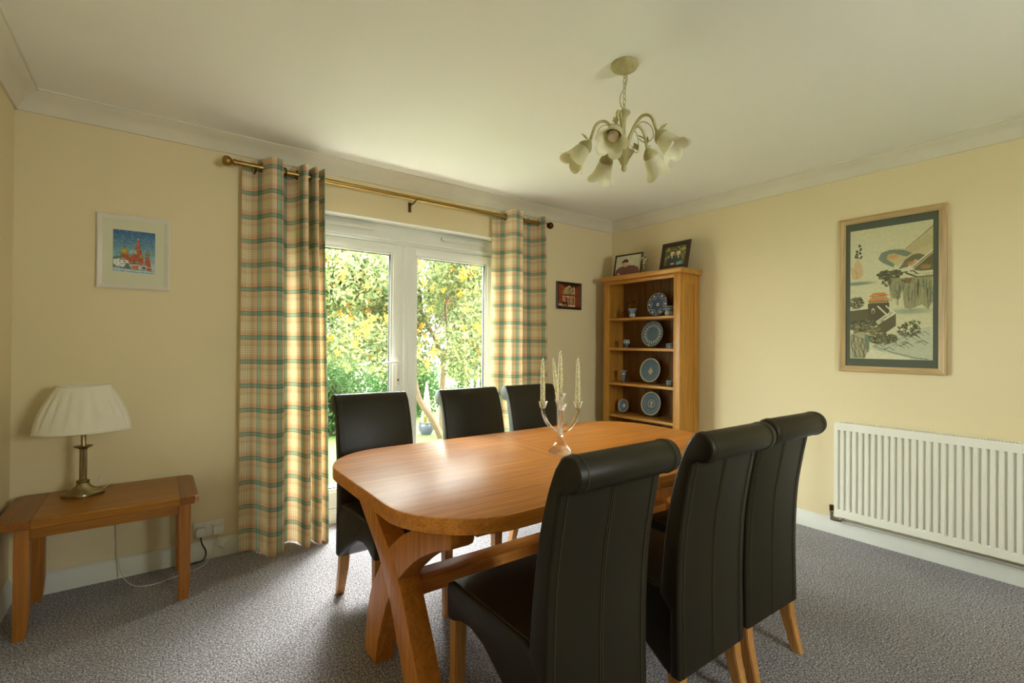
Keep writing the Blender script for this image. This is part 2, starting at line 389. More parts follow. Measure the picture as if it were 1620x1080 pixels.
# frame and pane of the added fill window in the rear wall
bm = box(RX0, RX0+.06, YB-.14, YB-.07, RZ0, RZ1, .004); box(RX1-.06, RX1, YB-.14, YB-.07, RZ0, RZ1, .004, bm=bm)
box(RX0, RX1, YB-.14, YB-.07, RZ0, RZ0+.06, .004, bm=bm); box(RX0, RX1, YB-.14, YB-.07, RZ1-.06, RZ1, .004, bm=bm); box(1.63, 1.67, YB-.14, YB-.07, RZ0, RZ1, .004, bm=bm)
w = struct(finish(bm, 'added_fill_window', M_pvc)); finish(box(RX0+.05, RX1-.05, YB-.11, YB-.106, RZ0+.05, RZ1-.05), 'pane', M_glass, w, smooth=False)

# ------------------------------------------------------------------ dining table
TZ0, TZ1 = .694, .742
TX0, TX1, TY0, TY1, TR = .56, 2.42, 1.10, 2.155, .29
def corner(cx, cy, a0, r=TR, n=14): return [(cx+r*math.cos(a0+PI/2*i/n), cy+r*math.sin(a0+PI/2*i/n)) for i in range(n+1)]
def halfpts(): return corner(TX0+TR, TY1-TR, PI/2) + corner(TX0+TR, TY0+TR, PI)
def inset_poly(pts, d):
    out = []; n = len(pts)
    for i in range(n):
        a = Vector(pts[i-1]); b = Vector(pts[i]); c = Vector(pts[(i+1) % n])
        n1 = Vector((-(b-a).y, (b-a).x)).normalized(); n2 = Vector((-(c-b).y, (c-b).x)).normalized()
        nn = (n1+n2); nn = nn.normalized() / max(.5, nn.normalized().dot(n1)); out.append(tuple(b + nn*d))
    return out
table = thing('dining_table', 'long oak dining table with rounded corners and curved crossed trestle legs', 'table', (1.49, 1.6275, 0))
def tl(o): o.parent = table; o.location = (-1.49, -1.6275, 0); return o
# near half, centre leaf strips, far half: each board its own part
def topboard(name, x0, x1, left=None, right=None, mat='table_oak_x'):
    pts = []
    if left: pts += corner(TX0+TR, TY1-TR, PI/2) + corner(TX0+TR, TY0+TR, PI)
    else: pts += [(x0, TY1), (x0, TY0)]
    if right: pts += corner(TX1-TR, TY0+TR, -PI/2) + corner(TX1-TR, TY1-TR, 0)
    else: pts += [(x1, TY0), (x1, TY1)]
    b = bmesh.new(); lev = [(TZ0, .004), (TZ0+.004, 0), (TZ1-.006, 0), (TZ1-.002, .0015), (TZ1, .006)]
    rings = []
    for z, d in lev:
        q = inset_poly(pts, d) if d else pts
        q2 = []
        for (px, py), (ox, oy) in zip(q, pts):      # keep the joints between boards tight
            if not left and abs(ox-x0) < 1e-6: px = x0
            if not right and abs(ox-x1) < 1e-6: px = x1
            q2.append((px, py))
        rings.append([b.verts.new((p[0], p[1], z)) for p in q2])
    n = len(pts)
    for r0, r1 in zip(rings, rings[1:]):
        for i in range(n): b.faces.new((r0[i], r0[(i+1) % n], r1[(i+1) % n], r1[i]))
    b.faces.new(rings[0][::-1]); b.faces.new(rings[-1])
    return tl(finish(b, name, M[mat], angle=30))
topboard('tabletop', TX0, 1.388, left=True)
topboard('joint_strip', 1.3895, 1.4440, mat='table_oak_y'); topboard('joint_strip', 1.4455, 1.500, mat='table_oak_y')
topboard('tabletop', 1.5015, TX1, right=True)
# aprons
ax0, ax1, ay0, ay1 = .80, 2.18, 1.25, 2.005
tl(finish(box(ax0, ax1, ay0, ay0+.022, .632, TZ0, .002), 'apron', M['table_oak_x'])); tl(finish(box(ax0, ax1, ay1-.022, ay1, .632, TZ0, .002), 'apron', M['table_oak_x']))
YC = 1.6275
outer = [(1.906,0), (1.897,.08), (1.880,.157), (1.839,.27), (1.741,.405), (1.67,.481), (1.571,.556), (1.486,.602), (1.38,.648), (1.29,.694)]
inner = [(1.22,.694), (1.22,.634), (1.323,.588), (1.45,.515), (1.587,.401), (1.672,.296), (1.740,.160), (1.775,.071), (1.791,0)]
def dense(p): return [tuple(q)[:2] for q in spline([(a, b, 0) for a, b in p], 4)]
Bp = dense(outer) + dense(inner); 
A_left = [(2.085,.694), (2.085,.632), (2.030,.604), (1.968,.567), (1.898,.518), (1.796,.450), (1.741,.402), (1.667,.318), (1.597,.205), (1.530,.080), (1.488,0)]
A_right = [(1.352,0), (1.420,.139), (1.494,.270), (1.585,.407), (1.671,.484), (1.757,.545), (1.837,.598), (1.900,.645), (1.950,.694)]
Ap = [A_left[0]] + dense(A_left[1:]) + dense(A_right)
for (x0, x1) in ((.69, .77), (2.21, 2.29)):
    tl(finish(prism(Ap, x0, x1, 'x', .003), 'trestle_leg', M['table_oak_z'])); tl(finish(prism(Bp, x0+.0015, x1-.0015, 'x', .003), 'trestle_leg', M['table_oak_z']))
tl(finish(box(.772, 2.208, 1.583, 1.673, .322, .381, .004), 'stretcher', M['table_oak_x']))

# ------------------------------------------------------------------ dining chairs
def make_chair():
    t = thing('dining_chair', '', 'chair', (0,0,0), 0, 'dark leather scroll-back dining chairs')
    hw = .192
    # seat with skirt, side profile (y forward)
    prof = [(.250,.452), (.254,.430), (.252,.345), (.235,.338), (.205,.345), (.165,.362), (.11,.368), (.04,.352), (-.05,.300), (-.13,.245), (-.19,.205), (-.215,.196), (-.222,.20), (-.222,.458), (-.05,.466), (.12,.468), (.220,.466)]
    b = prism(prof, -hw+.004, hw-.004, 'x', .012, 3)
    finish(b, 'seat', M_leather, t, angle=45)
    # backrest with scroll
    cx, cz, r = -.312, .921, .045
    front = [(-.175,.44), (-.183,.55), (-.196,.66), (-.215,.77), (-.240,.86), (-.266,.925)]
    scroll = [(cx+r*math.cos(a), cz+r*math.sin(a)) for a in [math.radians(d) for d in range(60, 286, 15)]]
    back = [(-.288,.868), (-.268,.76), (-.252,.65), (-.245,.52), (-.244,.40), (-.246,.30), (-.248,.198), (-.215,.198), (-.213,.40)]
    prof2 = [tuple(p)[:2] for p in spline([(a, c, 0) for a, c in front], 4)] + scroll + [tuple(p)[:2] for p in spline([(a, c, 0) for a, c in back[:7]], 4)] + back[7:]
    b = prism(prof2, -hw, hw, 'x', .009, 3)
    bk = finish(b, 'backrest', M_leather, t, angle=50)
    # seams
    bm = bmesh.new()
    bl = [(a-.0012, c) for a, c in back[:7]]
    for x in (-hw+.028, .004, -.004, hw-.028):
        tube(spline([(x, a, c) for a, c in bl], 3), .0011, 5, bm=bm)
    for s in (-1, 1):
        ring = [(s*(hw-.028), cx+(r+.0008)*math.cos(a), cz+(r+.0008)*math.sin(a)) for a in [math.radians(d) for d in range(60, 286, 12)]]
        tube(ring, .0012, 5, bm=bm)
        tube([(s*(hw-.026), a+.0008, c) for a, c in front[1:]] , .0010, 5, bm=bm)
    finish(bm, 'stitching', M_stitch, bk)
    bm = bmesh.new()
    for s in (-1, 1):
        tube([(s*(hw-.014), -.17, .4665), (s*(hw-.014), .12, .4685), (s*(hw-.014), .215, .4665), (s*(hw-.013), .246, .448)], .0010, 5, bm=bm)
    tube([(-hw+.014, .247, .4475), (hw-.014, .247, .4475)], .0010, 5, bm=bm)
    finish(bm, 'stitching', M_stitch, t)
    for s in (-1, 1):
        for fr in (1, 0):
            if fr: P = [(s*.160, .222, .36, .021), (s*.162, .224, .0, .017)]
            else: P = [(s*.158, -.205, .30, .023), (s*.160, -.225, .14, .021), (s*.164, -.262, .0, .017)]
            b = bmesh.new(); rings = []
            for x, y, z, h in P: rings.append([b.verts.new((x+dx*h, y+dy*h, z)) for dx, dy in ((-1,-1),(1,-1),(1,1),(-1,1))])
            for r0, r1 in zip(rings, rings[1:]):
                for i in range(4): b.faces.new((r0[i], r0[(i+1)%4], r1[(i+1)%4], r1[i]))
            b.faces.new(rings[0]); b.faces.new(rings[-1][::-1])
            bmesh.ops.recalc_face_normals(b, faces=b.faces)
            bmesh.ops.bevel(b, geom=[e for e in b.edges if abs(e.verts[0].co.z-e.verts[1].co.z) > .01], offset=.003, segments=2, affect='EDGES')
            finish(b, 'leg', M['chair_leg_oak'], t)
    return t
chair0 = make_chair()
for i, (x, y, rz, sc, lab) in enumerate([
    (.958, 1.130, 0, 1, 'dark leather scroll-back chair nearest the camera, its back turned to us'),
    (1.485, 1.126, 0, 1, 'middle dark leather chair of the three seen from behind'),
    (1.930, 1.142, -.02, 1, 'dark leather chair seen from behind, nearest the radiator'),
    (.912, 2.145, PI, 1, 'dark leather chair facing us in front of the left glazed door, beside the left curtain'),
    (1.475, 2.105, PI, 1, 'dark leather chair facing us in front of the right glazed door'),
    (1.935, 2.115, PI, 1, 'dark leather chair facing us in front of the right curtain')]):
    c = chair0 if i == 0 else copy_tree(chair0)
    c.location = (x, y, 0); c.rotation_euler = (0, 0, rz); c['label'] = lab

# ------------------------------------------------------------------ curtains and pole
RY, RZc = 3.125, 2.235
def cloth(name, top, bot, z0, z1, nz=60, wob=.006, seed=0, pin=None):
    A = spline([(x, min(3.205, 3.122+(y-3.122)*1.25), 0) for x, y in top], 10); B = spline([(x, min(3.205, 3.11+(y-3.11)*1.3), 0) for x, y in bot], 10)
    n = len(A); b = bmesh.new(); uvl = b.loops.layers.uv.new('UVMap'); rows = []
    u = [0]
    for i in range(1, n): u.append(u[-1] + ((A[i]-A[i-1]).length + (B[i]-B[i-1]).length)/2)
    for k in range(nz+1):
        f = k/nz; s = f*f*(3-2*f); s = .25*f + .75*s
        row = []
        for i in range(n):
            p = A[i].lerp(B[i], s)
            w = noise.noise(Vector((u[i]*5+seed*9, f*2.2, seed)))*wob*(.3+f)
            z = z1 + (z0-z1)*f
            if k == nz: z += .004*math.sin(u[i]*14+seed)
            row.append(b.verts.new((p.x+w*.6, p.y+w, z)))
        rows.append(row)
    for k in range(nz):
        for i in range(n-1):
            fc = b.faces.new((rows[k][i], rows[k][i+1], rows[k+1][i+1], rows[k+1][i]))
            for lp, (kk, ii) in zip(fc.loops, ((k,i),(k,i+1),(k+1,i+1),(k+1,i))):
                lp[uvl].uv = (u[ii], z1 + (z0-z1)*kk/nz)
    o = finish(b, name, M_curt, angle=180)
    return o
topL = [(.405,3.165), (.435,3.178), (.475,3.165), (.505,3.120), (.535,3.068), (.575,3.062), (.605,3.085), (.618,3.125), (.632,3.172), (.660,3.180), (.688,3.150), (.700,3.110), (.718,3.066), (.742,3.072), (.746,3.125), (.752,3.172), (.764,3.160), (.768,3.110), (.785,3.066), (.800,3.072), (.803,3.125), (.808,3.170), (.816,3.150), (.822,3.110), (.836,3.072), (.845,3.125)]
botL = [(.405+(x-.405)*1.09, 3.115+(y-3.125)*1.05) for x, y in topL]
topR = [(2.150,3.165), (2.175,3.180), (2.215,3.175), (2.245,3.140), (2.255,3.110), (2.272,3.068), (2.310,3.062), (2.345,3.068), (2.372,3.072), (2.392,3.105), (2.400,3.125), (2.415,3.165), (2.445,3.180), (2.490,3.175), (2.530,3.168), (2.560,3.178), (2.580,3.150), (2.590,3.120), (2.605,3.075), (2.628,3.085), (2.640,3.150)]
botR = [(2.125+(x-2.150)*1.12, 3.118+(y-3.125)*1.0) for x, y in topR]
def curtain(name, top, bot, lab, seed, z0, z1, eyes):
    t = cloth(name, top, bot, z0, z1, seed=seed); tag(t, lab, 'curtain', 'tartan eyelet curtains at the glazed doors')
    for (ex, dx, dy) in eyes:                        # eyelet rings around the pole
        a = math.atan2(dy, dx)
        mt = RZ(a) @ Matrix.Rotation(PI/2, 4, 'Y')
        b = bmesh.new(); ring = []
        nn, mm, R_, r_ = 20, 6, .024, .0042
        vs = [[b.verts.new(mt @ Vector(((R_+r_*math.cos(2*PI*j/mm))*math.cos(2*PI*i/nn), (R_+r_*math.cos(2*PI*j/mm))*math.sin(2*PI*i/nn), r_*math.sin(2*PI*j/mm)))) for j in range(mm)] for i in range(nn)]
        for i in range(nn):
            for j in range(mm): b.faces.new((vs[i][j], vs[(i+1)%nn][j], vs[(i+1)%nn][(j+1)%mm], vs[i][(j+1)%mm]))
        bmesh.ops.translate(b, vec=(ex, RY, RZc), verts=b.verts)
        finish(b, 'eyelet', M_brassd, t)
    return t
curtain('curtain', topL, botL, 'tartan eyelet curtain hanging left of the glazed doors, beside the plug socket', 1, .004, 2.285, [(.505,.8,.6), (.620,.9,.3), (.698,.8,.6), (.746,1,.1), (.768,1,.1)])
curtain('curtain', topR, botR, 'tartan eyelet curtain hanging right of the glazed doors, beside the corner cabinet', 4, .004, 2.285, [(2.252,.9,.4), (2.402,.9,.3), (2.592,.9,.3)])
pole = thing('curtain_pole', 'antique brass curtain pole with ball finials above the glazed doors', 'curtain pole', (1.52, RY, RZc))
def pl(o): o.parent = pole; o.location = (-1.52, -RY, -RZc); return o
RYm = Matrix.Rotation(PI/2, 4, 'Y')
pl(finish(lathe([(0,0), (.0145,0), (.0145,2.30), (0,2.30)], (.37, RY, RZc), 20, mat=RYm), 'pole', M_brass))
fin = [(0,0), (.014,0), (.016,.003), (.016,.010), (.019,.012), (.019,.018), (.015,.020), (.013,.026), (.018,.030), (.026,.038), (.029,.050), (.027,.062), (.018,.072), (0,.076)]
pl(finish(lathe(fin, (.375, RY, RZc), 20, mat=Matrix.Rotation(-PI/2, 4, 'Y')), 'finial', M_brass))
pl(finish(lathe(fin, (2.665, RY, RZc), 20, mat=RYm), 'finial', M_brassd))
for x in (.47, 1.47, 2.62):
    b = box(x-.012, x+.012, D-.004, D, RZc-.075, RZc-.005, .002); tube([(x, D-.002, RZc-.03), (x, RY+.02, RZc-.022), (x, RY, RZc-.014)], .0055, 8, bm=b)
    box(x-.006, x+.006, RY-.014, RY+.014, RZc-.017, RZc-.011, .002, bm=b)
    pl(finish(b, 'bracket', M_brassd))
pl(finish(lathe([(0,0), (.0165,0), (.0165,.02), (0,.02)], (1.50, RY, RZc), 16, mat=RYm), 'joint_collar', M_brass))

# ------------------------------------------------------------------ radiator
rad = thing('radiator', 'white panel radiator with vertical grooves on the right wall', 'radiator', (3.55, .55, 0))
def rl(o): o.parent = rad; o.location = (-3.55, -.55, 0); return o
ry0, ry1, rz0, rz1 = -.06, 1.252, .146, .738
b = bmesh.new(); XF = 3.497; XB = XF+.013; ys = []
yv = 1.252; ys = [(ry1, 0)]
k = 0; c0 = 1.238
while c0-.0325*k-.018 > ry0+.01:
    y = c0-.0325*k
    ys += [(y, 0), (y-.004, 1), (y-.014, 1), (y-.018, 0)]; k += 1
ys.append((ry0, 0))
zs = [(rz0, 0), (rz0+.042, 0), (rz0+.048, 1), (rz1-.048, 1), (rz1-.042, 0), (rz1, 0)]
grid = [[b.verts.new((XF + .011*d*e, y, z)) for z, e in zs] for y, d in ys]
for i in range(len(grid)-1):
    for j in range(len(zs)-1): b.faces.new((grid[i][j], grid[i][j+1], grid[i+1][j+1], grid[i+1][j]))
rl(finish(b, 'front_panel', M_rad, angle=20))
rl(finish(box(XF+.0115, 3.575, ry0, ry1, rz0+.004, rz1-.012, .003), 'body', M_rad))
rl(finish(box(XF-.0005, XF+.012, ry1-.001, ry1+.004, rz0, rz1, .002), 'side_trim', M_rad))
b = box(XF+.001, XF+.016, ry0, ry1, rz1-.003, rz1+.004, .001); box(3.560, 3.578, ry0, ry1, rz1-.003, rz1+.004, .001, bm=b)
y = ry0+.01
while y < ry1-.01: box(XF+.014, 3.562, y, y+.005, rz1-.006, rz1+.003, bm=b); y += .0135
rl(finish(b, 'top_grille', M_rad, smooth=False))
b = lathe([(0,0), (.010,0), (.010,.02), (.013,.022), (.013,.034), (.008,.036), (.008,.06), (0,.062)], (3.545, 1.285, .13), 14)
lathe([(0,0), (.009,0), (.009,.03), (0,.03)], (3.545, 1.285, .103), 12, bm=b); tube([(3.545, 1.285, .112), (3.548, 1.255, .106), (3.560, 1.235, .104)], .008, 10, bm=b); tube([(3.545, 1.288, .112), (3.545, 1.262, .109)], .012, 8, bm=b)
tube([(3.545, 1.285, .118), (3.545, 1.258, .115), (3.545, 1.235, .12), (3.545, 1.20, .150)], .010, 10, bm=b)
v_ = rl(finish(b, 'lockshield_valve', M_chrome))
finish(lathe([(0,0), (.013,0), (.014,.03), (.010,.034), (0,.034)], (3.545, 1.285, .165), 14), 'valve_cap', M_brassd, v_)
tag(finish(tube(spline([(3.558, 1.235, .104), (3.572, 1.1, .102), (3.572, .6, .105), (3.572, .1, .105)], 6), .0065, 8), 'heating_pipe', M_white), 'thin white heating pipe running under the radiator', 'pipe')

# ------------------------------------------------------------------ corner cabinet with open shelves
CX0, CX1, CY0, CY1 = 3.330, 3.592, 2.270, 3.075
cab = thing('display_cabinet', 'tall narrow oak open-shelved cabinet in the corner of the room', 'cabinet', (3.46, 2.67, 0))
def cl(o): o.parent = cab; o.location = (-3.46, -2.67, 0); return o
ZT = 1.795
cl(finish(box(CX0-.035, CX1, CY0-.030, CY1+.035, ZT, ZT+.042, .010, 3), 'top_slab', M['oak_y']))
cl(finish(box(CX0, CX0+.024, CY0, CY0+.062, 0, ZT, .002), 'stile', M['oak_z'])); cl(finish(box(CX0, CX0+.024, CY1-.062, CY1, 0, ZT, .002), 'stile', M['oak_z']))
cl(finish(box(CX0+.001, CX0+.022, CY0+.062, CY1-.062, ZT-.030, ZT, .002), 'top_rail', M['oak_y']))
cl(finish(box(CX0+.001, CX0+.022, CY0+.062, CY1-.062, 0, .12, .002), 'plinth', M['oak_y']))
for y0, y1, yp in ((CY0, CY0+.018, CY0+.006), (CY1-.018, CY1, CY1-.012)):
    b = box(CX0+.024, CX0+.075, y0, y1, 0, ZT, .0015); box(CX1-.07, CX1, y0, y1, 0, ZT, .0015, bm=b); box(CX0+.07, CX1-.065, y0, y1, ZT-.075, ZT, .0015, bm=b); box(CX0+.07, CX1-.065, y0, y1, 0, .09, .0015, bm=b)
    s_ = cl(finish(b, 'side_frame', M['oak_z']))
    finish(box(CX0+.06, CX1-.06, yp, yp+.006, .08, ZT-.06), 'inset_panel', M['oak_z'], s_, smooth=False)
SH = [1.462, 1.196, .886, .600, .33]                    # shelf tops
for z in SH: cl(finish(box(CX0+.004, CX1-.014, CY0+.020, CY1-.020, z-.022, z, .002), 'shelf', M['oak_y']))
nb = 9; bw = (CY1-CY0-.036)/nb
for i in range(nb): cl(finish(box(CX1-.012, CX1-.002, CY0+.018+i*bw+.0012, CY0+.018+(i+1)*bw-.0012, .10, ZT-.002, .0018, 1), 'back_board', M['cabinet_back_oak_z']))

# ------------------------------------------------------------------ raster canvas for flat prints
class Canvas:
    def __init__(s, w, h, bgc): s.w, s.h = w, h; s.a = np.zeros((h, w, 3)); s.a[:] = bgc; s.Y, s.X = np.mgrid[0:h, 0:w]; s.X = (s.X+.5)/w; s.Y = (s.Y+.5)/h
    def put(s, mask, c, al=1.0): mm = (mask*al)[..., None] if mask.dtype != bool else (mask.astype(float)*al)[..., None]; s.a = s.a*(1-mm) + np.array(c, float)*mm
    def poly(s, pts, c, al=1.0):
        ins = np.zeros_like(s.X, bool); n = len(pts)
        for i in range(n):
            x0, y0 = pts[i]; x1, y1 = pts[(i+1) % n]
            if y0 == y1: continue
            cond = ((s.Y >= min(y0, y1)) & (s.Y < max(y0, y1))) & (s.X < (x1-x0)*(s.Y-y0)/(y1-y0)+x0); ins ^= cond
        s.put(ins, c, al)
    def ell(s, cx, cy, rx, ry, c, al=1.0, soft=0):
        d = ((s.X-cx)/rx)**2 + ((s.Y-cy)/ry)**2
        s.put(np.clip((1-d)/soft, 0, 1) if soft else (d < 1), c, al)
    def line(s, pts, wd, c, al=1.0):
        asp = s.h/s.w
        for (x0, y0), (x1, y1) in zip(pts, pts[1:]):
            dx, dy = x1-x0, (y1-y0)*asp; L = dx*dx+dy*dy+1e-12
            t_ = np.clip(((s.X-x0)*dx + (s.Y-y0)*asp*dy)/L, 0, 1)
            d = np.hypot(s.X-x0-t_*dx, (s.Y-y0)*asp-t_*dy); s.put(np.clip((wd-d)/wd*2, 0, 1), c, al)
    def mott(s, k=8, amp=.06, sd=1):
        r = np.random.default_rng(sd); g = r.normal(0, 1, (max(2, s.h//k), max(2, s.w//k)))
        yi = np.clip((s.Y*g.shape[0]).astype(int), 0, g.shape[0]-1); xi = np.clip((s.X*g.shape[1]).astype(int), 0, g.shape[1]-1)
        s.a *= (1+amp*g[yi, xi])[..., None]
    def mesh(s, name, org, du, dv, parent, mats=None):
        """org = top-left corner, du right, dv down (world)"""
        w, h = s.w, s.h; org, du, dv = Vector(org), Vector(du), Vector(dv)
        vs = [tuple(org + du*(i/w) + dv*(j/h)) for j in range(h+1) for i in range(w+1)]
        fs = [(j*(w+1)+i, (j+1)*(w+1)+i, (j+1)*(w+1)+i+1, j*(w+1)+i+1) for j in range(h) for i in range(w)]
        me = bpy.data.meshes.new(name); me.from_pydata(vs, [], fs)
        at = me.color_attributes.new('Col', 'FLOAT_COLOR', 'CORNER')
        a = np.clip(s.a/255, 0, 1); a = np.where(a <= .04045, a/12.92, ((a+.055)/1.055)**2.4)
        c = np.ones((h*w, 4, 4), np.float32); c[:, :, :3] = a.reshape(-1, 1, 3); at.data.foreach_set('color', c.ravel())
        me.materials.append(mats or M_print); o = bpy.data.objects.new(name, me); COL.objects.link(o); o.parent = parent; return o
def blobs(c, cx, cy, rx, ry, n, cols, sd, rr=.012, asp=1.0, al=.8):
    r = random.Random(sd)
    for _ in range(n):
        a = r.uniform(0, 2*PI); q = math.sqrt(r.random())
        c.ell(cx+rx*q*math.cos(a), cy+ry*q*math.sin(a), rr*r.uniform(.6, 1.5), rr*asp*r.uniform(.5, 1.1), r.choice(cols), al)

# picture frames: four mitred rails + mount + print
def frame_rails(parent, P, du, dv, nrm, wd, th, mats, bev=.002, name='frame_rail'):
    """P centre; du,dv unit; half sizes in vectors"""
    hu, hv = du.length, dv.length; u, v_, n_ = du.normalized(), dv.normalized(), nrm.normalized()
    cs = [(-1,-1), (1,-1), (1,1), (-1,1)]
    for i in range(4):
        a, b = cs[i], cs[(i+1) % 4]; bmx = bmesh.new()
        prof = [(0, 0), (0, th*.8), (wd*.25, th), (wd*.7, th*.82), (wd, th*.6), (wd, 0)]
        ra, rb = [], []
        for off, hh in prof:
            for (c, lst) in ((a, ra), (b, rb)): lst.append(bmx.verts.new(P + u*(c[0]*(hu-off)) + v_*(c[1]*(hv-off)) + n_*hh))
        for k in range(len(prof)): bmx.faces.new((ra[k], ra[(k+1) % len(prof)], rb[(k+1) % len(prof)], rb[k]))
        bmx.faces.new(ra); bmx.faces.new(rb[::-1])
        finish(bmx, name, mats[i % 2], parent, angle=25)
# --- landscape scroll painting on the right wall
pic = thing('framed_painting', 'tall pale-framed ink landscape with a fortress wall on mountains, above the radiator', 'picture')
Pc = Vector((W, .996, 1.554)); hu, hv = .266, .488
frame_rails(pic, Pc, Vector((0,-hu,0)), Vector((0,0,hv)), Vector((-1,0,0)), .036, .022, [M['pale_frame_x'], M['pale_frame_z']])
x_ = W-.008
finish(box(x_-.001, x_+.002, Pc.y-hu+.02, Pc.y+hu-.02, Pc.z-hv+.02, Pc.z+hv-.02), 'mount_board', M_gmat, pic, smooth=False)
c = Canvas(150, 290, (196,192,150))
GY, DK, TEAL, ORG, TAN, PALE, GRN = (120,124,92), (66,64,42), (98,116,96), (204,128,52), (186,150,98), (206,202,166), (92,94,58)
c.ell(.3, .3, .6, .35, (202,198,160), .6, 1); 
c.poly([(.42,.21),(.55,.175),(.72,.19),(.85,.12),(1,.03),(1,.32),(.85,.30),(.70,.27),(.60,.31),(.45,.26)], (182,168,118), .8)
c.poly([(.36,.24),(.40,.195),(.50,.18),(.66,.19),(.77,.225),(.70,.245),(.55,.21),(.48,.215),(.47,.25),(.56,.29),(.55,.315),(.42,.275)], TEAL, .8)
c.ell(.54,.235,.09,.022, (196,146,84), .8, .6); c.poly([(.60,.34),(.68,.27),(.77,.235),(.84,.23),(.96,.26),(.90,.30),(.80,.27),(.70,.33)], DK, .65)
c.ell(.77,.30,.07,.022, (192,132,78), .8, .6)
for i in range(16): c.line([(.66+.02*i, .19-.006*i), (.76+.018*i, .22-.004*i)], .004, (140,124,80), .6)
c.line([(.70,.185),(.84,.12),(1,.045)], .008, (130,122,82), .9)
c.poly([(.78,.33),(1,.225),(1,.36),(.88,.36),(.80,.35)], (96,88,52), .9); c.ell(.92,.33,.07,.02, (176,128,72), .7, .6)
c.line([(.76,.325),(1,.215)], .013, (206,200,162)); c.line([(.79,.335),(1,.232)], .006, (206,200,162)); c.line([(.775,.330),(1,.224)], .003, DK)
c.poly([(.58,.335),(.77,.315),(.77,.345),(.60,.36)], (204,198,160)); c.line([(.60,.362),(.78,.352),(.84,.385),(1,.39)], .010, DK, .9)
c.line([(.72,.352),(.82,.385),(1,.385)], .012, (206,200,162)); c.line([(.70,.366),(.82,.40),(1,.402)], .014, (84,80,44))
for i in range(15): c.line([(.76+.017*i,.372+.0004*i),(.765+.017*i,.381)], .003, (90,86,60))
c.poly([(.62,.40),(.99,.40),(1,.58),(.95,.64),(.88,.60),(.75,.63),(.68,.62),(.66,.5)], (134,130,90), .8)
c.poly([(.45,.38),(.62,.38),(.66,.48),(.62,.55),(.54,.55),(.50,.46)], (128,128,90), .8)
r_ = random.Random(3)
for i in range(70):
    x = r_.uniform(.50,.99); y0 = r_.uniform(.41,.50); c.line([(x,y0),(x+r_.uniform(-.02,.02),y0+r_.uniform(.05,.13))], .006, r_.choice([DK,TEAL,(104,106,74),(176,158,110)]), .6)
blobs(c, .50,.365,.15,.035,110,[DK,GRN,(96,92,60)],5,.018,.5); blobs(c,.47,.42,.06,.03,40,[DK,GRN],6,.012,.5); blobs(c,.72,.42,.08,.02,40,[(120,84,52),GRN],16,.012,.5)
c.ell(.75,.645,.30,.028, TEAL, .5, 1); c.ell(.10,.415,.26,.018, TEAL, .8, 1)
c.poly([(0,.27),(.05,.31),(.06,.25),(.10,.225),(.13,.25),(.16,.29),(.17,.35),(.12,.38),(.03,.38)], (196,160,110), .75); c.line([(.03,.28),(.08,.33),(.09,.38)], .006, (170,110,70), .6)
# left bush, walls, gate tower
blobs(c, .07,.565,.11,.045,110,[DK,GRN,(110,104,70)],7,.014,.6)
c.poly([(0,.625),(.24,.615),(.24,.68),(.30,.74),(0,.74)], (92,86,54)); c.line([(0,.622),(.24,.612)], .010, (208,202,166))
c.poly([(.235,.575),(.50,.575),(.50,.64),(.42,.72),(.235,.70)], (84,78,48))
c.ell(.30,.635,.022,.022,(196,190,150)); c.ell(.30,.64,.014,.018,(80,74,46))
c.poly([(.36,.74),(.58,.66),(.58,.75),(.46,.80),(.32,.80)], (92,86,56))
c.line([(.33,.725),(.47,.665),(.36,.60)], .014, PALE); c.line([(.38,.715),(.57,.655),(.46,.60)], .012, PALE); c.line([(.36,.72),(.52,.662),(.41,.60)], .004, DK)
c.poly([(.24,.56),(.50,.56),(.49,.575),(.25,.575)], (150,140,100)); 
for i in range(7): c.line([(.26+.036*i,.555),(.26+.036*i,.575)], .004, (120,70,40))
c.poly([(.23,.558),(.27,.535),(.47,.535),(.51,.552)], ORG); c.poly([(.27,.535),(.30,.52),(.45,.52),(.48,.535)], (160,150,110)); c.poly([(.25,.52),(.30,.498),(.43,.496),(.49,.515)], ORG); c.line([(.25,.523),(.49,.518)], .004, (120,70,30)); c.line([(.23,.56),(.51,.555)], .004, (120,70,30))
blobs(c, .18,.76,.20,.06,150,[GRN,DK,(130,118,70)],8,.022,.5)
c.poly([(0,.82),(.12,.79),(.26,.80),(.25,.92),(.19,1),(0,1)], (166,158,116), .9)
for i in range(26): x = .02+.009*i; c.line([(x,.81+.002*i),(x+.05*math.sin(i),.9),(x+.03,.99)], .005, r_.choice([DK,TEAL,(120,112,78)]), .7)
c.poly([(.19,.81),(.27,.82),(.24,.93),(.20,.92)], TEAL, .8)
c.poly([(.60,.80),(.98,.76),(1,1),(.5,1),(.24,.93),(.45,.86)], (176,180,150), .9)
blobs(c, .42,.845,.17,.045,150,[GRN,DK,(104,98,64)],9,.018,.5); blobs(c,.73,.78,.13,.055,110,[DK,GRN,(112,104,70)],10,.013,.6); blobs(c,.80,.73,.06,.02,30,[GRN],12,.010,.5)
for i in range(30): x = r_.uniform(.3,.85); y = .90-.12*(x-.3)+r_.uniform(-.03,.05); c.line([(x,y),(x+.06,y-.015),(x+.12,y+.01)], .004, DK, .7)
c.line([(.3,.90),(.55,.95),(.8,.985),(.95,.995)], .006, DK, .8); c.poly([(.28,.92),(.5,.955),(.75,.99),(.75,1),(.2,1),(.22,.96)], PALE, .9)
for k, (x, y) in enumerate([(.125,.118),(.135,.150),(.135,.180),(.135,.212),(.085,.165),(.085,.190),(.085,.208)]):
    for q in range(5): c.line([(x+r_.uniform(-.02,.02),y+r_.uniform(-.011,.011)),(x+r_.uniform(-.02,.02),y+r_.uniform(-.011,.011))], .0075, (44,42,30), .95)
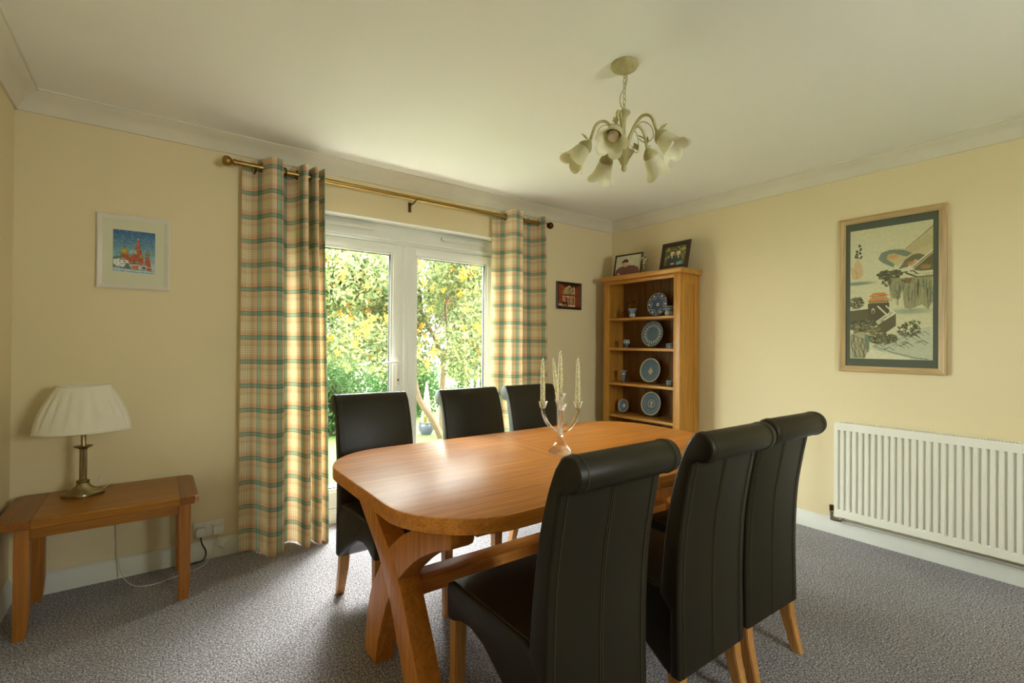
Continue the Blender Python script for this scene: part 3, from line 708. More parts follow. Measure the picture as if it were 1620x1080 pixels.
c.mott(3, .014, 5)
iu, iv = .205, .405
c.mesh('painted_scroll', (x_-.0025, Pc.y+iu, Pc.z+iv), (0,-2*iu,0), (0,0,-2*iv), pic)
# --- snowy cathedral print, left on the back wall
pic = thing('framed_print', 'small white-framed print of a snowy onion-domed cathedral, above the table lamp', 'picture')
Pc = Vector((-.081, D, 1.685)); hu, hv = .152, .190
frame_rails(pic, Pc, Vector((hu,0,0)), Vector((0,0,hv)), Vector((0,-1,0)), .024, .018, [M_wframe, M_wframe])
finish(box(Pc.x-hu+.015, Pc.x+hu-.015, D-.009, D-.006, Pc.z-hv+.015, Pc.z+hv-.015), 'mount_board', M_mat, pic, smooth=False)
c = Canvas(110, 130, (92,150,170))
for j in range(130): c.a[j, :] = np.array((44,92,138))*(1-j/100) + np.array((150,190,186))*(j/100) if j < 100 else (176,200,196)
for _ in range(170): c.ell(r_.random(), r_.random()*.55, .008, .007, (190,208,214), .6)
RED, RD2, GRD, CG = (176,82,44), (130,54,32), (150,138,50), (206,190,150)
c.poly([(.46,.72),(.49,.45),(.545,.36),(.575,.20),(.60,.20),(.63,.36),(.68,.50),(.72,.74)], RED); c.poly([(.545,.36),(.57,.24),(.60,.24),(.64,.38)], (196,84,46)); c.ell(.585,.185,.022,.022,(230,160,110)); c.line([(.585,.19),(.58,.13)], .006, (60,110,140))
for i in range(18): c.line([(.52+.012*(i%6), .44+.05*(i//6)),(.57+.016*(i%6), .42+.05*(i//6))], .006, r_.choice([RD2,(206,150,104)]))
c.poly([(.15,.66),(.17,.55),(.20,.52),(.38,.58),(.40,.74),(.15,.74)], (126,128,60)); c.poly([(.22,.56),(.36,.56),(.38,.78),(.22,.76)], RED)
c.ell(.27,.50,.09,.075,(160,150,44)); c.ell(.27,.49,.03,.06,(216,150,50),.9); c.line([(.27,.44),(.27,.37)], .006,(60,80,90))
c.poly([(.40,.58),(.53,.58),(.54,.80),(.38,.80)], RED); c.ell(.47,.49,.085,.06,(112,160,130)); 
for i in range(5): c.line([(.41+.03*i,.46),(.40+.035*i,.53)], .007, (206,220,196))
c.poly([(.60,.62),(.72,.62),(.72,.80),(.60,.80)], RED); c.ell(.67,.60,.06,.05,GRD)
c.poly([(.76,.60),(.87,.60),(.91,.84),(.74,.84)], RED); c.ell(.82,.535,.068,.055,(124,128,48)); c.ell(.82,.50,.03,.03,(160,150,60)); c.line([(.82,.49),(.82,.40)], .006,(80,60,50))
for i in range(40): x, y = r_.uniform(.2,.9), r_.uniform(.62,.84); c.line([(x,y),(x,y+.03)], .009, r_.choice([RD2,CG,(212,160,120),(200,110,60)]), .8)
c.poly([(0,.9),(0,.66),(.1,.62),(.22,.66),(.34,.76),(.42,.88),(.42,.92),(0,.92)], (96,112,108)); blobs(c,.18,.77,.17,.10,60,[(224,228,214),(232,236,226)],11,.04,.35,.9)
c.poly([(.44,.84),(.60,.82),(.60,.92),(.44,.90)], (196,110,40)); c.poly([(.66,.80),(.80,.80),(.80,.92),(.66,.92)], (184,186,170)); c.ell(.73,.87,.04,.04,(60,110,110)); c.poly([(.80,.86),(.92,.86),(.92,.93),(.80,.93)], (180,70,50)); blobs(c,.53,.77,.09,.03,20,[(96,110,70)],14,.02,.6)
c.poly([(0,.88),(.2,.90),(1,.93),(1,1),(0,1)], (190,206,208)); c.line([(0,.90),(.5,.92),(1,.945)], .01, (96,90,70)); c.line([(0,.955),(.4,.98),(1,.99)], .02, (110,160,180), .8)
c.mott(3, .06, 6)
c.mesh('print', (Pc.x-.087, D-.0095, Pc.z+.113), (.174,0,0), (0,0,-.218), pic)
# --- small red silhouette picture
pic = thing('framed_picture', 'tiny dark-framed red picture of a pillared temple, right of the right curtain', 'picture')
Pc = Vector((3.028, D, 1.664)); hu, hv = .153, .122
frame_rails(pic, Pc, Vector((hu,0,0)), Vector((0,0,hv)), Vector((0,-1,0)), .022, .016, [M['dark_frame'], M['dark_frame']])
c = Canvas(60, 52, (134,62,30)); WH = (206,186,150); BK = (38,24,16)
c.poly([(.2,0),(.9,0),(.9,.1),(.62,.16),(.48,.04),(.3,.16)], BK, .8)
c.poly([(.22,.42),(.30,.16),(.40,.15),(.36,.42)], (170,150,90)); c.line([(.38,.22),(.52,.07),(.64,.20)], .03, WH); c.poly([(.40,.20),(.64,.20),(.70,.40),(.34,.40)], (150,140,90)); c.line([(.72,.12),(.74,.36)], .04, WH); c.line([(.24,.42),(.50,.42)], .012, WH); c.line([(.60,.42),(.74,.42)], .014, WH)
for x in (.24,.31,.46,.56,.64,.75): c.line([(x,.56),(x,.92)], .022, WH)
c.line([(.22,.54),(.76,.54)], .022, WH); c.poly([(.48,.9),(.78,.9),(.78,1),(.48,1)], WH); c.poly([(0,.86),(.26,.86),(.26,.94),(0,.94)], WH)
c.poly([(.16,.72),(.30,.80),(.44,.76),(.46,1),(.40,.90),(.26,.88),(.2,1),(.2,.84)], BK); c.line([(.22,.92),(.24,1)], .02, WH); c.line([(.36,.86),(.40,1)], .02, WH); c.mott(2, .12, 4)
c.mesh('print', (Pc.x-hu+.018, D-.006, Pc.z+hv-.018), (2*hu-.036,0,0), (0,0,-2*hv+.036), pic)
finish(box(Pc.x-hu+.01, Pc.x+hu-.01, D-.005, D-.001, Pc.z-hv+.01, Pc.z+hv-.01), 'backing_board', M['dark_frame'], pic, smooth=False)

# ------------------------------------------------------------------ things on the cabinet top
ZC = ZT+.042
def photo(name, lab, y, x, w_, h_, yawa, border, canvas):
    t = thing(name, lab, 'photo frame', (x, y, ZC), yawa, 'framed photographs on the cabinet')
    lean = math.radians(12)
    up = Vector((math.sin(lean), 0, math.cos(lean))); nn = Vector((-math.cos(lean), 0, math.sin(lean)))
    Pq = up*(h_/2)+Vector((0,0,.002))
    frame_rails(t, Pq, Vector((0,-w_/2,0)), up*(h_/2), nn, border, .014, [M['dark_frame'], M['dark_frame']])
    iw, ih = w_/2-border*.95, h_/2-border*.95
    canvas.mesh('photograph', Pq + nn*.005 + Vector((0,iw,0)) + up*ih, (0,-2*iw,0), -up*2*ih, t)
    b = bmesh.new(); c4 = [b.verts.new(Pq + Vector((0,a*(w_/2-.006),0)) + up*(c_*(h_/2-.006)) + nn*q) for q in (0,.004) for a, c_ in ((-1,-1),(1,-1),(1,1),(-1,1))]
    b.faces.new(c4[:4]); b.faces.new(c4[4:][::-1])
    for i in range(4): b.faces.new((c4[i], c4[(i+1)%4], c4[4+(i+1)%4], c4[4+i]))
    finish(b, 'back_panel', M['dark_frame'], t, smooth=False)
    st = Pq + up*(h_*.1); foot = Vector((h_*.42, 0, 0))
    finish(tube([tuple(st), tuple(foot+Vector((0,0,.003)))], .004, 6), 'strut', M['dark_frame'], t)
    return t
c = Canvas(60, 76, (196,192,158)); c.ell(.38,.34,.125,.155,(62,48,34)); c.ell(.385,.41,.095,.115,(206,164,134)); c.ell(.37,.285,.115,.065,(56,44,32)); c.poly([(.33,.48),(.45,.48),(.47,.58),(.34,.58)], (196,154,126))
c.poly([(0,1),(.03,.72),(.15,.60),(.33,.53),(.40,.62),(.50,.52),(.75,.56),(.92,.68),(1,1)], (112,70,62)); c.line([(.40,.62),(.42,.95)], .012, (84,52,46)); c.poly([(.10,.9),(.18,.86),(.22,1),(.12,1)], (200,160,132)); c.mott(3,.04,8)
photo('photo_frame', 'thin dark-framed photo of a person in a burgundy shirt on the cabinet top', 2.865, 3.40, .285, .205, .12, .013, c)
c = Canvas(66, 76, (96,96,44)); blobs(c,.5,.3,.6,.45,160,[(150,140,70),(70,76,36),(196,184,110),(120,100,56),(60,70,30)],21,.05,1)
for (x, cc_) in ((.36,(44,50,54)),(.66,(52,58,54))):
    c.poly([(x-.22,1),(x-.20,.62),(x-.08,.50),(x+.08,.50),(x+.19,.62),(x+.20,1)], cc_); c.ell(x,.40,.085,.10,(206,168,140)); c.ell(x,.325,.09,.05,(214,206,188)); c.line([(x,.52),(x+.02,.62)], .03, (206,196,170))
c.poly([(.6,.85),(.85,.8),(.9,1),(.6,1)], (110,150,160)); c.ell(.42,.9,.1,.05,(200,150,120)); c.mott(3,.06,9)
photo('photo_frame', 'wide dark-framed photo of two people outdoors at the right of the cabinet top', 2.385, 3.40, .275, .235, -.05, .036, c)
orn = thing('flower_ornament', 'small gilt flower ornament between the two photo frames', 'ornament', (3.42, 2.695, ZC))
b = lathe([(0,0), (.022,0), (.020,.008), (.008,.014), (.006,.03), (.014,.045), (.017,.065), (.010,.08), (0,.082)], n=14); finish(b, 'vase', M_gold, orn)
b = bmesh.new(); b2 = bmesh.new()
for i in range(26):
    a, q, z = random.uniform(0, 2*PI), random.uniform(.005,.034), random.uniform(.085,.150)
    lathe([(0,-.007), (.007,0), (.009,.004), (0,.007)], (q*math.cos(a), q*math.sin(a), z), 6, bm=(b if i % 2 else b2))
finish(b, 'flower_heads', M_jwhite, orn); finish(b2, 'leaves', M_gold, orn)

# ------------------------------------------------------------------ blue jasper ware on the shelves
def plate(lab, y, zs_, R_, style, x=3.50, rimw=.008):
    t = thing('jasper_plate', lab, 'plate', (x, y, zs_), 0, 'blue relief plates on the cabinet shelves')
    lean = math.radians(10); mt = Matrix.Translation((0, 0, R_+.012)) @ Matrix.Rotation(-(PI/2-lean), 4, 'Y')
    # disc in local XY, front is +Z
    body = [(0,0), (R_*.62,0), (R_*.66,.003), (R_*.96,.010), (R_,.0125), (R_,.015), (R_*.94,.013), (R_*.66,.007), (R_*.60,.004), (0,.004)]
    b = lathe(body, n=48); bmesh.ops.transform(b, matrix=mt, verts=b.verts)
    pt = finish(b, 'plate_body', M_jdark if style == 'swag' else M_jblue, t)
    b = bmesh.new()
    def ring(cx, cy, r0, w_, z, a0=0, a1=2*PI, n=40, hh=.0018):
        pts = [(cx+r0*math.cos(a0+(a1-a0)*i/n), cy+r0*math.sin(a0+(a1-a0)*i/n), z) for i in range(n+1)]
        tube(pts, w_, 5, bm=b)
    def dot(cx, cy, r0, z, sx=1, sy=1): lathe([(0,-.001), (r0,0), (r0*.8,.0018), (0,.0025)], (cx, cy, z), 10, bm=b, sx=sx, sy=sy)
    if style in ('crest', 'head', 'small'):
        b3 = [(R_*.93,.0125), (R_+.0015,.013), (R_+.0015,.0165), (R_*.93,.0145)]; lathe(b3+[b3[0]], n=48, bm=b)
    if style == 'swag':
        for i in range(6):
            a = i*PI/3+PI/6; cx_, cy_ = R_*.92*math.cos(a), R_*.92*math.sin(a)
            ring(cx_, cy_, R_*.36, .0022, .010, a+PI-1.15, a+PI+1.15, 14)
            dot(R_*.80*math.cos(a), R_*.80*math.sin(a), R_*.11, .0115); dot(R_*.93*math.cos(a+PI/6), R_*.93*math.sin(a+PI/6), .006, .0135)
        for i in range(5): dot(R_*.10*math.cos(i*1.256), R_*.10*math.sin(i*1.256), R_*.07, .004)
        ring(0, 0, R_*.985, .0012, .0145)
    if style == 'figures':
        for i in range(20):
            a = 2*PI*i/20; q = R_*(.66 if i % 2 else .69); dot(q*math.cos(a), q*math.sin(a), R_*.075, .0085, 1, 1)
            dot((q+R_*.10)*math.cos(a+.03), (q+R_*.10)*math.sin(a+.03), R_*.04, .010)
        ring(0, 0, R_*.985, .0014, .0148); ring(0, 0, R_*.57, .0010, .0045)
        for a in (.1, 2.9): dot(R_*.92*math.cos(a), R_*.92*math.sin(a), R_*.07, .0125)
    if style == 'crest':
        for (cx_, cy_, rr) in ((-.10,0,.20), (-.10,.13,.12), (-.10,-.13,.12), (.05,.05,.11), (.05,-.05,.11), (.17,0,.07), (.27,0,.035), (-.22,0,.15)): dot(cx_*R_, cy_*R_, rr*R_, .004)
    if style == 'head':
        ring(0, 0, R_*.34, .0026, .005); dot(.07*R_, .0, R_*.15, .004); dot(-.12*R_, -.01*R_, R_*.09, .004); dot(-.2*R_, .03*R_, R_*.10, .004, .6, 1.2)
        ring(0, 0, R_*.60, .0007, .0055); ring(0, 0, R_*.75, .0007, .009)
    if style == 'small':
        for i in range(5): dot(R_*.16*math.cos(i*1.256), R_*.16*math.sin(i*1.256), R_*.18, .004)
    bmesh.ops.transform(b, matrix=mt, verts=b.verts); finish(b, 'white_relief', M_jwhite, t)
    b = bmesh.new()
    for s in (-1, 1):
        yy = s*R_*.5
        tube(spline([(-.042, yy, .018), (-.046, yy, .002), (-.02, yy, .003), (.01, yy, .004), (.028, yy*.8, .10*R_/.1)], 4), .0016, 6, bm=b)
    tube([(.01, -R_*.5, .003), (.01, R_*.5, .003)], .0016, 6, bm=b)
    finish(b, 'wire_stand', M_brass, t)
    return t
plate('blue plate with white swag garlands and centre rosette on the top shelf', 2.605, SH[0], .100, 'swag')
plate('blue plate ringed with white classical figures on the second shelf', 2.655, SH[1], .111, 'figures')
plate('pale blue plate with white rim and a crest in the centre, on the third shelf', 2.675, SH[2], .104, 'crest')
plate('pale blue plate with white rim and a portrait cameo, on the lowest visible shelf', 2.665, SH[3], .101, 'head')
plate('saucer-sized blue dish with white rim left of the portrait plate', 2.945, SH[3], .056, 'small', 3.47)
def pot(name, lab, cat, x, y, z, prof, relief, n=20, group='small blue relief vases and pots'):
    t = thing(name, lab, cat, (x, y, z), 0, group)
    finish(lathe(prof, n=28), 'body', M_jblue, t)
    b = bmesh.new()
    for (h_, r0, k, rr, sx, sz) in relief:
        for i in range(k):
            a = 2*PI*i/k
            q = bmesh.new(); bmesh.ops.create_icosphere(q, subdivisions=1, radius=rr); bmesh.ops.scale(q, vec=(.45, sx, sz), verts=q.verts)
            bmesh.ops.transform(q, matrix=Matrix.Translation((r0*math.cos(a), r0*math.sin(a), h_)) @ RZ(a), verts=q.verts); join(b, q)
    rt = max(p[0] for p in prof); zt = max(p[1] for p in prof)
    tube([((rt+.0003)*math.cos(2*PI*i/24), (rt+.0003)*math.sin(2*PI*i/24), zt-.001) for i in range(25)], .0016, 5, bm=b)
    finish(b, 'white_relief', M_jwhite, t); return t
pot('flared_beaker', 'flared blue beaker with white relief, left on the top shelf', 'vase', 3.44, 2.835, SH[0], [(0,0),(.020,0),(.021,.006),(.022,.04),(.028,.062),(.036,.082),(.034,.082),(.026,.062),(.018,.04),(.017,.006),(0,.005)], [(.028,.0215,9,.008,.8,2.2)])
pot('lidded_jar', 'small lidded blue jar with white figures, right on the top shelf', 'jar', 3.42, 2.440, SH[0], [(0,0),(.028,0),(.029,.004),(.029,.056),(.034,.058),(.034,.064),(.026,.072),(.008,.076),(.006,.082),(0,.084)], [(.026,.029,10,.008,.8,2.2), (.061,.034,20,.004,1,.8)])
pot('pedestal_cup', 'small blue pedestal cup with white relief on the second shelf', 'cup', 3.44, 2.900, SH[1], [(0,0),(.022,0),(.022,.005),(.008,.010),(.007,.022),(.020,.030),(.027,.045),(.028,.072),(.026,.072),(.024,.045),(.012,.034),(0,.032)], [(.052,.0275,8,.008,.8,1.6)])
pot('trinket_box', 'low round blue box at the right of the second shelf', 'box', 3.42, 2.428, SH[1], [(0,0),(.027,0),(.029,.004),(.029,.020),(.030,.021),(.030,.034),(.024,.039),(0,.041)], [(.012,.029,12,.005,1,1)])
pot('trumpet_vase', 'slim trumpet-shaped blue vase on the third shelf', 'vase', 3.44, 2.930, SH[2], [(0,0),(.017,0),(.017,.005),(.009,.010),(.009,.020),(.014,.045),(.016,.075),(.020,.092),(.030,.104),(.028,.104),(.017,.090),(.012,.06),(0,.04)], [(.075,.0155,5,.009,.8,1.1)])
t = pot('lidded_basket', 'small round blue basket with an arched handle, right on the third shelf', 'ornament', 3.42, 2.425, SH[2], [(0,0),(.018,0),(.026,.012),(.028,.028),(.027,.045),(.025,.045),(.024,.028),(0,.02)], [(.02,.027,8,.005,1,1)])
finish(tube([(0, .027*math.cos(a), .043+.036*math.sin(a)) for a in [PI*i/12 for i in range(13)]], .0016, 6), 'handle', M_brass, t)
t = thing('bronze_figurine', 'dark slender bronze figurine at the left of the top shelf', 'figurine', (3.47, 2.925, SH[0]))
b = lathe([(0,0),(.03,0),(.03,.008),(.012,.014),(0,.016)], (0,.01,0), 14); finish(b, 'base', M_bronze, t)
b = tube(spline([(0,.03,.01), (0,.015,.05), (0,.012,.085), (0,.0,.120), (0,-.03,.145), (0,-.075,.150), (0,-.09,.148)], 5), [.006]*6+[.010]*6+[.007]*8+[.005]*11, 8)
tube(spline([(0,-.008,.01), (0,.0,.04), (0,.010,.08)], 4), .005, 6, bm=b); tube(spline([(0,.012,.09), (0,.045,.05), (0,.055,.012)], 4), .0045, 6, bm=b)
lathe([(0,-.012),(.008,0),(0,.012)], (0,-.088,.142), 8, bm=b); finish(b, 'figure', M_bronze, t)
t = thing('gilt_figurine', 'small greenish gilt figurine behind the lidded jar on the top shelf', 'figurine', (3.53, 2.425, SH[0]))
b = lathe([(0,0),(.024,0),(.024,.01),(.012,.02),(.014,.05),(.022,.08),(.014,.105),(.009,.115),(.015,.130),(.013,.142),(0,.150)], n=14); finish(b, 'figure', M_gold, t)
b = tube(spline([(0,-.018,.095), (0,-.04,.11), (0,-.045,.145)], 4), .005, 6); tube(spline([(0,.018,.095), (0,.04,.085), (0,.035,.055)], 4), .005, 6, bm=b); finish(b, 'arms', M_gold, t)

# ------------------------------------------------------------------ crystal candelabra with glittered candles
kx, ky = 1.462, 1.605
t = thing('candelabra', 'clear crystal five-light candelabra on the dining table', 'candelabra', (kx, ky, TZ1+.0005), .3)
finish(lathe([(0,0),(.050,0),(.054,.004),(.052,.010),(.040,.022),(.022,.045),(.018,.055),(.013,.060),(.018,.066),(.012,.072),(.015,.078),(.014,.088),(0,.088)], n=8, mat=None), 'foot', M_crystal, t, smooth=False)
cup = [(.012,-.012),(.015,0),(.016,.02),(.024,.036),(.0225,.036),(.0125,.021),(.0115,.004),(0,.002)]
finish(lathe([(0,.0885),(.012,.0885),(.014,.12),(.016,.20),(.018,.245),(.025,.262),(.0235,.262),(.0135,.247),(.0125,.235),(0,.233)], n=10), 'stem', M_crystal, t, smooth=False)
cands = [((0,0,.234), 0)]
RA = .078
for i in range(4):
    a = math.radians(-45 + 90*i) - .3 + math.radians(7)
    ca, sa = math.cos(a), math.sin(a)
    path = spline([(.013*ca,.013*sa,.095), (.035*ca,.035*sa,.106), (.060*ca,.060*sa,.135), (RA*ca*.98,RA*sa*.98,.175), (RA*ca,RA*sa,.199)], 6)
    b = tube(path, [.008]*6+[.009]*19, 8); lathe([(.009,0),(.013,.004),(.015,.012),(.022,.030),(.0205,.030),(.0125,.014),(.0115,.006),(0,.004)], (RA*ca,RA*sa,.196), 10, bm=b)
    finish(b, 'arm', M_crystal, t, smooth=True)
    cands.append(((RA*ca,RA*sa,.201), i+1))
tw = t
for (p, k) in cands:
    if k == 4: continue                                # one holder stands empty
    # which arms: tilt the one nearest the camera
    wpos = Matrix.Translation((kx, ky, TZ1)) @ RZ(.3) @ Vector(p)
    labs = {0: 'glittered cream candle in the tall middle holder of the crystal candelabra'}
    cd = thing('candle', '', 'candle', wpos, 0, 'glittered candles in the crystal candelabra'); cd['_p'] = 0
    h_ = .215
    b = lathe([(0,0),(.0085,0),(.0095,.02),(.0100,.07),(.0092,.14),(.0070,.19),(.0045,.21),(.0015,.218),(0,.219)], n=14)
    for v__ in b.verts:
        a2 = math.atan2(v__.co.y, v__.co.x); q = 1+.12*math.cos(2*a2+v__.co.z*95); v__.co.x *= q; v__.co.y *= q
    finish(b, 'wax', M_candle, cd); finish(tube([(0,0,.217),(0,0,.232)], .0006, 5), 'wick', M_cable, cd)
    cd['k'] = k
CANDLES = [o for o in bpy.data.objects if o.name.startswith('candle') and o.type == 'EMPTY' and 'k' in o.keys()]
for o in CANDLES: del o['_p']

# ------------------------------------------------------------------ corner side table, lamp, socket
st = thing('side_table', 'low oak side table with chamfered corners in the left corner', 'table', (-.16, 2.98, 0))
def sl(o): o.parent = st; o.location = (.16, -2.98, 0); return o
top_z = .492
def stop(pts, name, mat):
    b = bmesh.new(); lv = [(top_z-.038, .010), (top_z-.034, .002), (top_z-.006, 0), (top_z, .005)]; rings = []
    for z, d in lv:
        q2 = inset_poly(pts, d) if d else pts
        rings.append([b.verts.new((o_[0] if any(abs(o_[0]-j_) < .0012 for j_ in (sx0+.1145, sx1-.0745)) else p[0], p[1], z)) for p, o_ in zip(q2, pts)])
    n = len(pts)
    for r0, r1 in zip(rings, rings[1:]):
        for i in range(n): b.faces.new((r0[i], r0[(i+1) % n], r1[(i+1) % n], r1[i]))
    b.faces.new(rings[0][::-1]); b.faces.new(rings[-1]); return sl(finish(b, name, mat, angle=25))
sx0, sx1, sy0, sy1 = -.505, .185, 2.735, 3.200
stop([(sx0+.115, sy1), (sx0+.115, sy0), (sx1-.075, sy0), (sx1-.075, sy1)][0:4], 'top_panel', M['side_oak_x'])
stop([(sx0+.01, sy1-.02), (sx0, sy1-.03), (sx0, sy0+.02), (sx0+.015, sy0), (sx0+.114, sy0), (sx0+.114, sy1), (sx0+.03, sy1)], 'end_board', M['side_oak_y'])
stop([(sx1-.074, sy1), (sx1-.074, sy0), (sx1-.015, sy0), (sx1, sy0+.02), (sx1, sy1-.03), (sx1-.02, sy1)], 'end_board', M['side_oak_y'])
lw = .046
for lx, ly, in ((-.445, 2.768), (.108, 2.768), (-.445, 3.135), (.108, 3.135)):
    b = bmesh.new(); rings = []
    for z, ins in ((top_z-.038, 0), (.10, 0), (.04, .004), (0, .010)):
        rings.append([b.verts.new((lx+(lw-ins if dx else 0), ly+(lw-ins if dy else 0), z)) for dx, dy in ((0,0),(1,0),(1,1),(0,1))])
    for r0, r1 in zip(rings, rings[1:]):
        for i in range(4): b.faces.new((r0[i], r0[(i+1)%4], r1[(i+1)%4], r1[i]))
    b.faces.new(rings[0]); b.faces.new(rings[-1][::-1]); sl(finish(b, 'leg', M['side_oak_z'], angle=30))
sl(finish(box(-.399, .108, 2.776, 2.792, top_z-.085, top_z-.038, .001), 'apron', M['side_oak_x'])); sl(finish(box(-.399, .108, 3.155, 3.171, top_z-.085, top_z-.038, .001), 'apron', M['side_oak_x']))
sl(finish(box(-.437, -.421, 2.814, 3.135, top_z-.085, top_z-.038, .001), 'apron', M['side_oak_y'])); sl(finish(box(.130, .146, 2.814, 3.135, top_z-.085, top_z-.038, .001), 'apron', M['side_oak_y']))
lamp = thing('table_lamp', 'bronze table lamp with an oval pleated cream shade on the side table', 'lamp', (-.258, 3.045, top_z), 0)
b = bmesh.new(); rings = []
for r0, z in ((.0,0), (.066,0), (.068,.006), (.066,.014), (.058,.020), (.040,.034), (.026,.048), (.021,.060), (.023,.064), (.023,.072), (.016,.076), (0,.077)):
    n = 40; ring = []
    for i in range(n):
        a = 2*PI*i/n; lob = 1+.10*math.cos(4*a)*(r0/.066 if r0 > .03 else 0)
        ring.append(b.verts.new((r0*1.08*lob*math.cos(a), r0*.80*lob*math.sin(a), z)))
    rings.append(ring)
for r0, r1 in zip(rings, rings[1:]):
    for i in range(n): b.faces.new((r0[i], r0[(i+1)%n], r1[(i+1)%n], r1[i]))
finish(b, 'base', M_lampmetal, lamp)
b = bmesh.new()
for i in range(24):
    pass
col = lathe([(.0135,.0765),(.0135,.215),(.015,.220)], n=24)
for v__ in col.verts:
    a2 = math.atan2(v__.co.y, v__.co.x); q = 1+.05*math.cos(12*a2); v__.co.x *= q; v__.co.y *= q
b = col; lathe([(.0,.218),(.014,.219),(.020,.224),(.034,.231),(.036,.234),(.030,.235),(.012,.232),(.010,.236),(.010,.285),(.016,.287),(.016,.325),(0,.325)], n=24, bm=b)
finish(b, 'column', M_lampmetal, lamp)
finish(lathe([(0,.325),(.014,.33),(.030,.365),(.028,.39),(.012,.405),(0,.41)], n=16), 'bulb', M_bulb, lamp)
finish(tube([(.05,.0,.058),(.058,.0,.072),(.064,.0,.088)], .003, 6), 'switch_tag', M_cable, lamp)
b = bmesh.new(); n = 120; zz0, zz1 = .306, .519; rows = []
for k in range(13):
    f = k/12; z = zz0 + (zz1-zz0)*f
    rx = .178*(1-f)+.096*f + .012*math.sin(PI*f)*.9; ry_ = .112*(1-f)+.062*f + .007*math.sin(PI*f)
    row = []
    for i in range(n):
        a = 2*PI*i/n
        pw = math.sin(a*20+ (3.0*(f-.5)) ) ; p2 = math.sin(a*20 - (3.0*(f-.5)))
        q = 1 + .040*max(pw, p2)*math.sin(PI*min(1, max(0, f*1.08)))**.5
        row.append(b.verts.new((rx*q*math.cos(a), ry_*q*math.sin(a), z)))
    rows.append(row)
for k in range(12):
    for i in range(n): b.faces.new((rows[k][i], rows[k][(i+1)%n], rows[k+1][(i+1)%n], rows[k+1][i]))
shd = finish(b, 'lampshade', M_shade, lamp, angle=180)
b = bmesh.new()
for z, rx, ry_ in ((zz0, .179, .113), (zz1, .097, .063)): tube([(rx*math.cos(2*PI*i/60), ry_*math.sin(2*PI*i/60), z) for i in range(61)], .0035, 6, bm=b)
for a in (0, PI): tube([(0,0,.40), (.095*math.cos(a), 0, zz1)], .0012, 5, bm=b)
finish(b, 'binding', M_shade, shd)
soc = thing('wall_socket', 'white double wall socket between the side table and the left curtain', 'socket', (.265, D, .168))
finish(box(-.073, .073, -.010, 0, -.043, .043, .004, 3), 'faceplate', M_white, soc)
for x in (-.012, .012): finish(box(x-.007, x+.007, -.014, -.009, .012, .034, .002), 'rocker_switch', M_white, soc)
def plug(x, lab):
    t = thing('mains_plug', lab, 'plug', (.265+x, D-.0105, .158), 0, 'plugs in the wall socket')
    pts = [(-.025,.012), (-.018,.024), (.018,.024), (.025,.012), (.021,-.024), (-.021,-.024)]
    finish(prism(pts, -.026, 0, 'y', .005, 3), 'body', M_white, t)
plug(-.040, 'left white plug with the black cable'); plug(.042, 'right white plug with the white cable')
tag(finish(tube(spline([(.225, D-.022, .133), (.232, D-.024, .095), (.250, D-.03, .05), (.240, D-.04, .012), (.20, D-.05, .0045), (.13, D-.06, .0045)], 8), .0035, 8), 'black_cable', M_black), 'black mains cable looping from the socket to the carpet', 'cable')
tag(finish(tube(spline([(.307, D-.022, .133), (.300, D-.030, .10), (.270, D-.06, .03), (.22, D-.12, .004), (.10, D-.17, .003), (.02, D-.20, .003), (-.06, D-.17, .004), (-.11, D-.09, .035), (-.135, D-.025, .12), (-.14, D-.021, .30), (-.15, D-.02, .47), (-.16, D-.024, .497), (-.19, D-.10, .4955)], 8), .0022, 8), 'lamp_cable', M_cable), 'thin white lamp cable trailing under the side table to the socket', 'cable')
tag(finish(box(-.018, .018, -.001, .001, -.022, .022, .0005, mat=Matrix.Translation((.330, D-.035, .085)) @ Matrix.Rotation(.6, 4, 'Y')), 'cable_tag', M_white), 'small white paper tag hanging on the lamp cable', 'tag')

# ------------------------------------------------------------------ chandelier
HX, HY = 1.578, 1.350
ch = thing('chandelier', 'cream five-arm ceiling light with frosted tulip glass shades above the table', 'ceiling light', (HX, HY, H))
def zc(z): return z-H
finish(lathe([(0,zc(2.3995)),(.056,zc(2.3995)),(.058,zc(2.392)),(.050,zc(2.380)),(.030,zc(2.368)),(.008,zc(2.362)),(0,zc(2.362))], n=32), 'ceiling_rose', M_cream_metal, ch)
b = bmesh.new(); z = 2.365; i = 0
while z > 2.215:
    c0 = Vector((0, 0, zc(z-.011))); L_, W_ = .0135, .006
    pts = []
    for k in range(17):
        a = 2*PI*k/16; u = Vector((math.cos(a)*W_, 0, math.sin(a)*L_))
        if i % 2: u = Vector((0, u.x, u.z))
        pts.append(c0+u)
    tube(pts, .0016, 5, bm=b, cap=False); z -= .0225; i += 1
finish(b, 'chain', M_cream_metal, ch)
finish(tube(spline([(0,0,zc(2.37)), (.008,-.006,zc(2.345)), (.004,-.003,zc(2.31)), (-.012,.009,zc(2.27)), (-.014,.010,zc(2.235)), (-.003,.002,zc(2.205))], 6), .0026, 6), 'flex', M_cream_metal, ch)
finish(lathe([(0,zc(2.212)),(.006,zc(2.212)),(.012,zc(2.205)),(.024,zc(2.200)),(.026,zc(2.192)),(.014,zc(2.180)),(.008,zc(2.165)),(.0065,zc(2.14)),(.0065,zc(2.04)),(0,zc(2.04))], n=24), 'stem', M_cream_metal, ch)
bell = lathe([(0,zc(2.045)),(.012,zc(2.042)),(.030,zc(2.036)),(.042,zc(2.026)),(.036,zc(2.018)),(.022,zc(1.998)),(.014,zc(1.980)),(.009,zc(1.972)),(.011,zc(1.966)),(.011,zc(1.958)),(.006,zc(1.950)),(0,zc(1.949))], n=40)
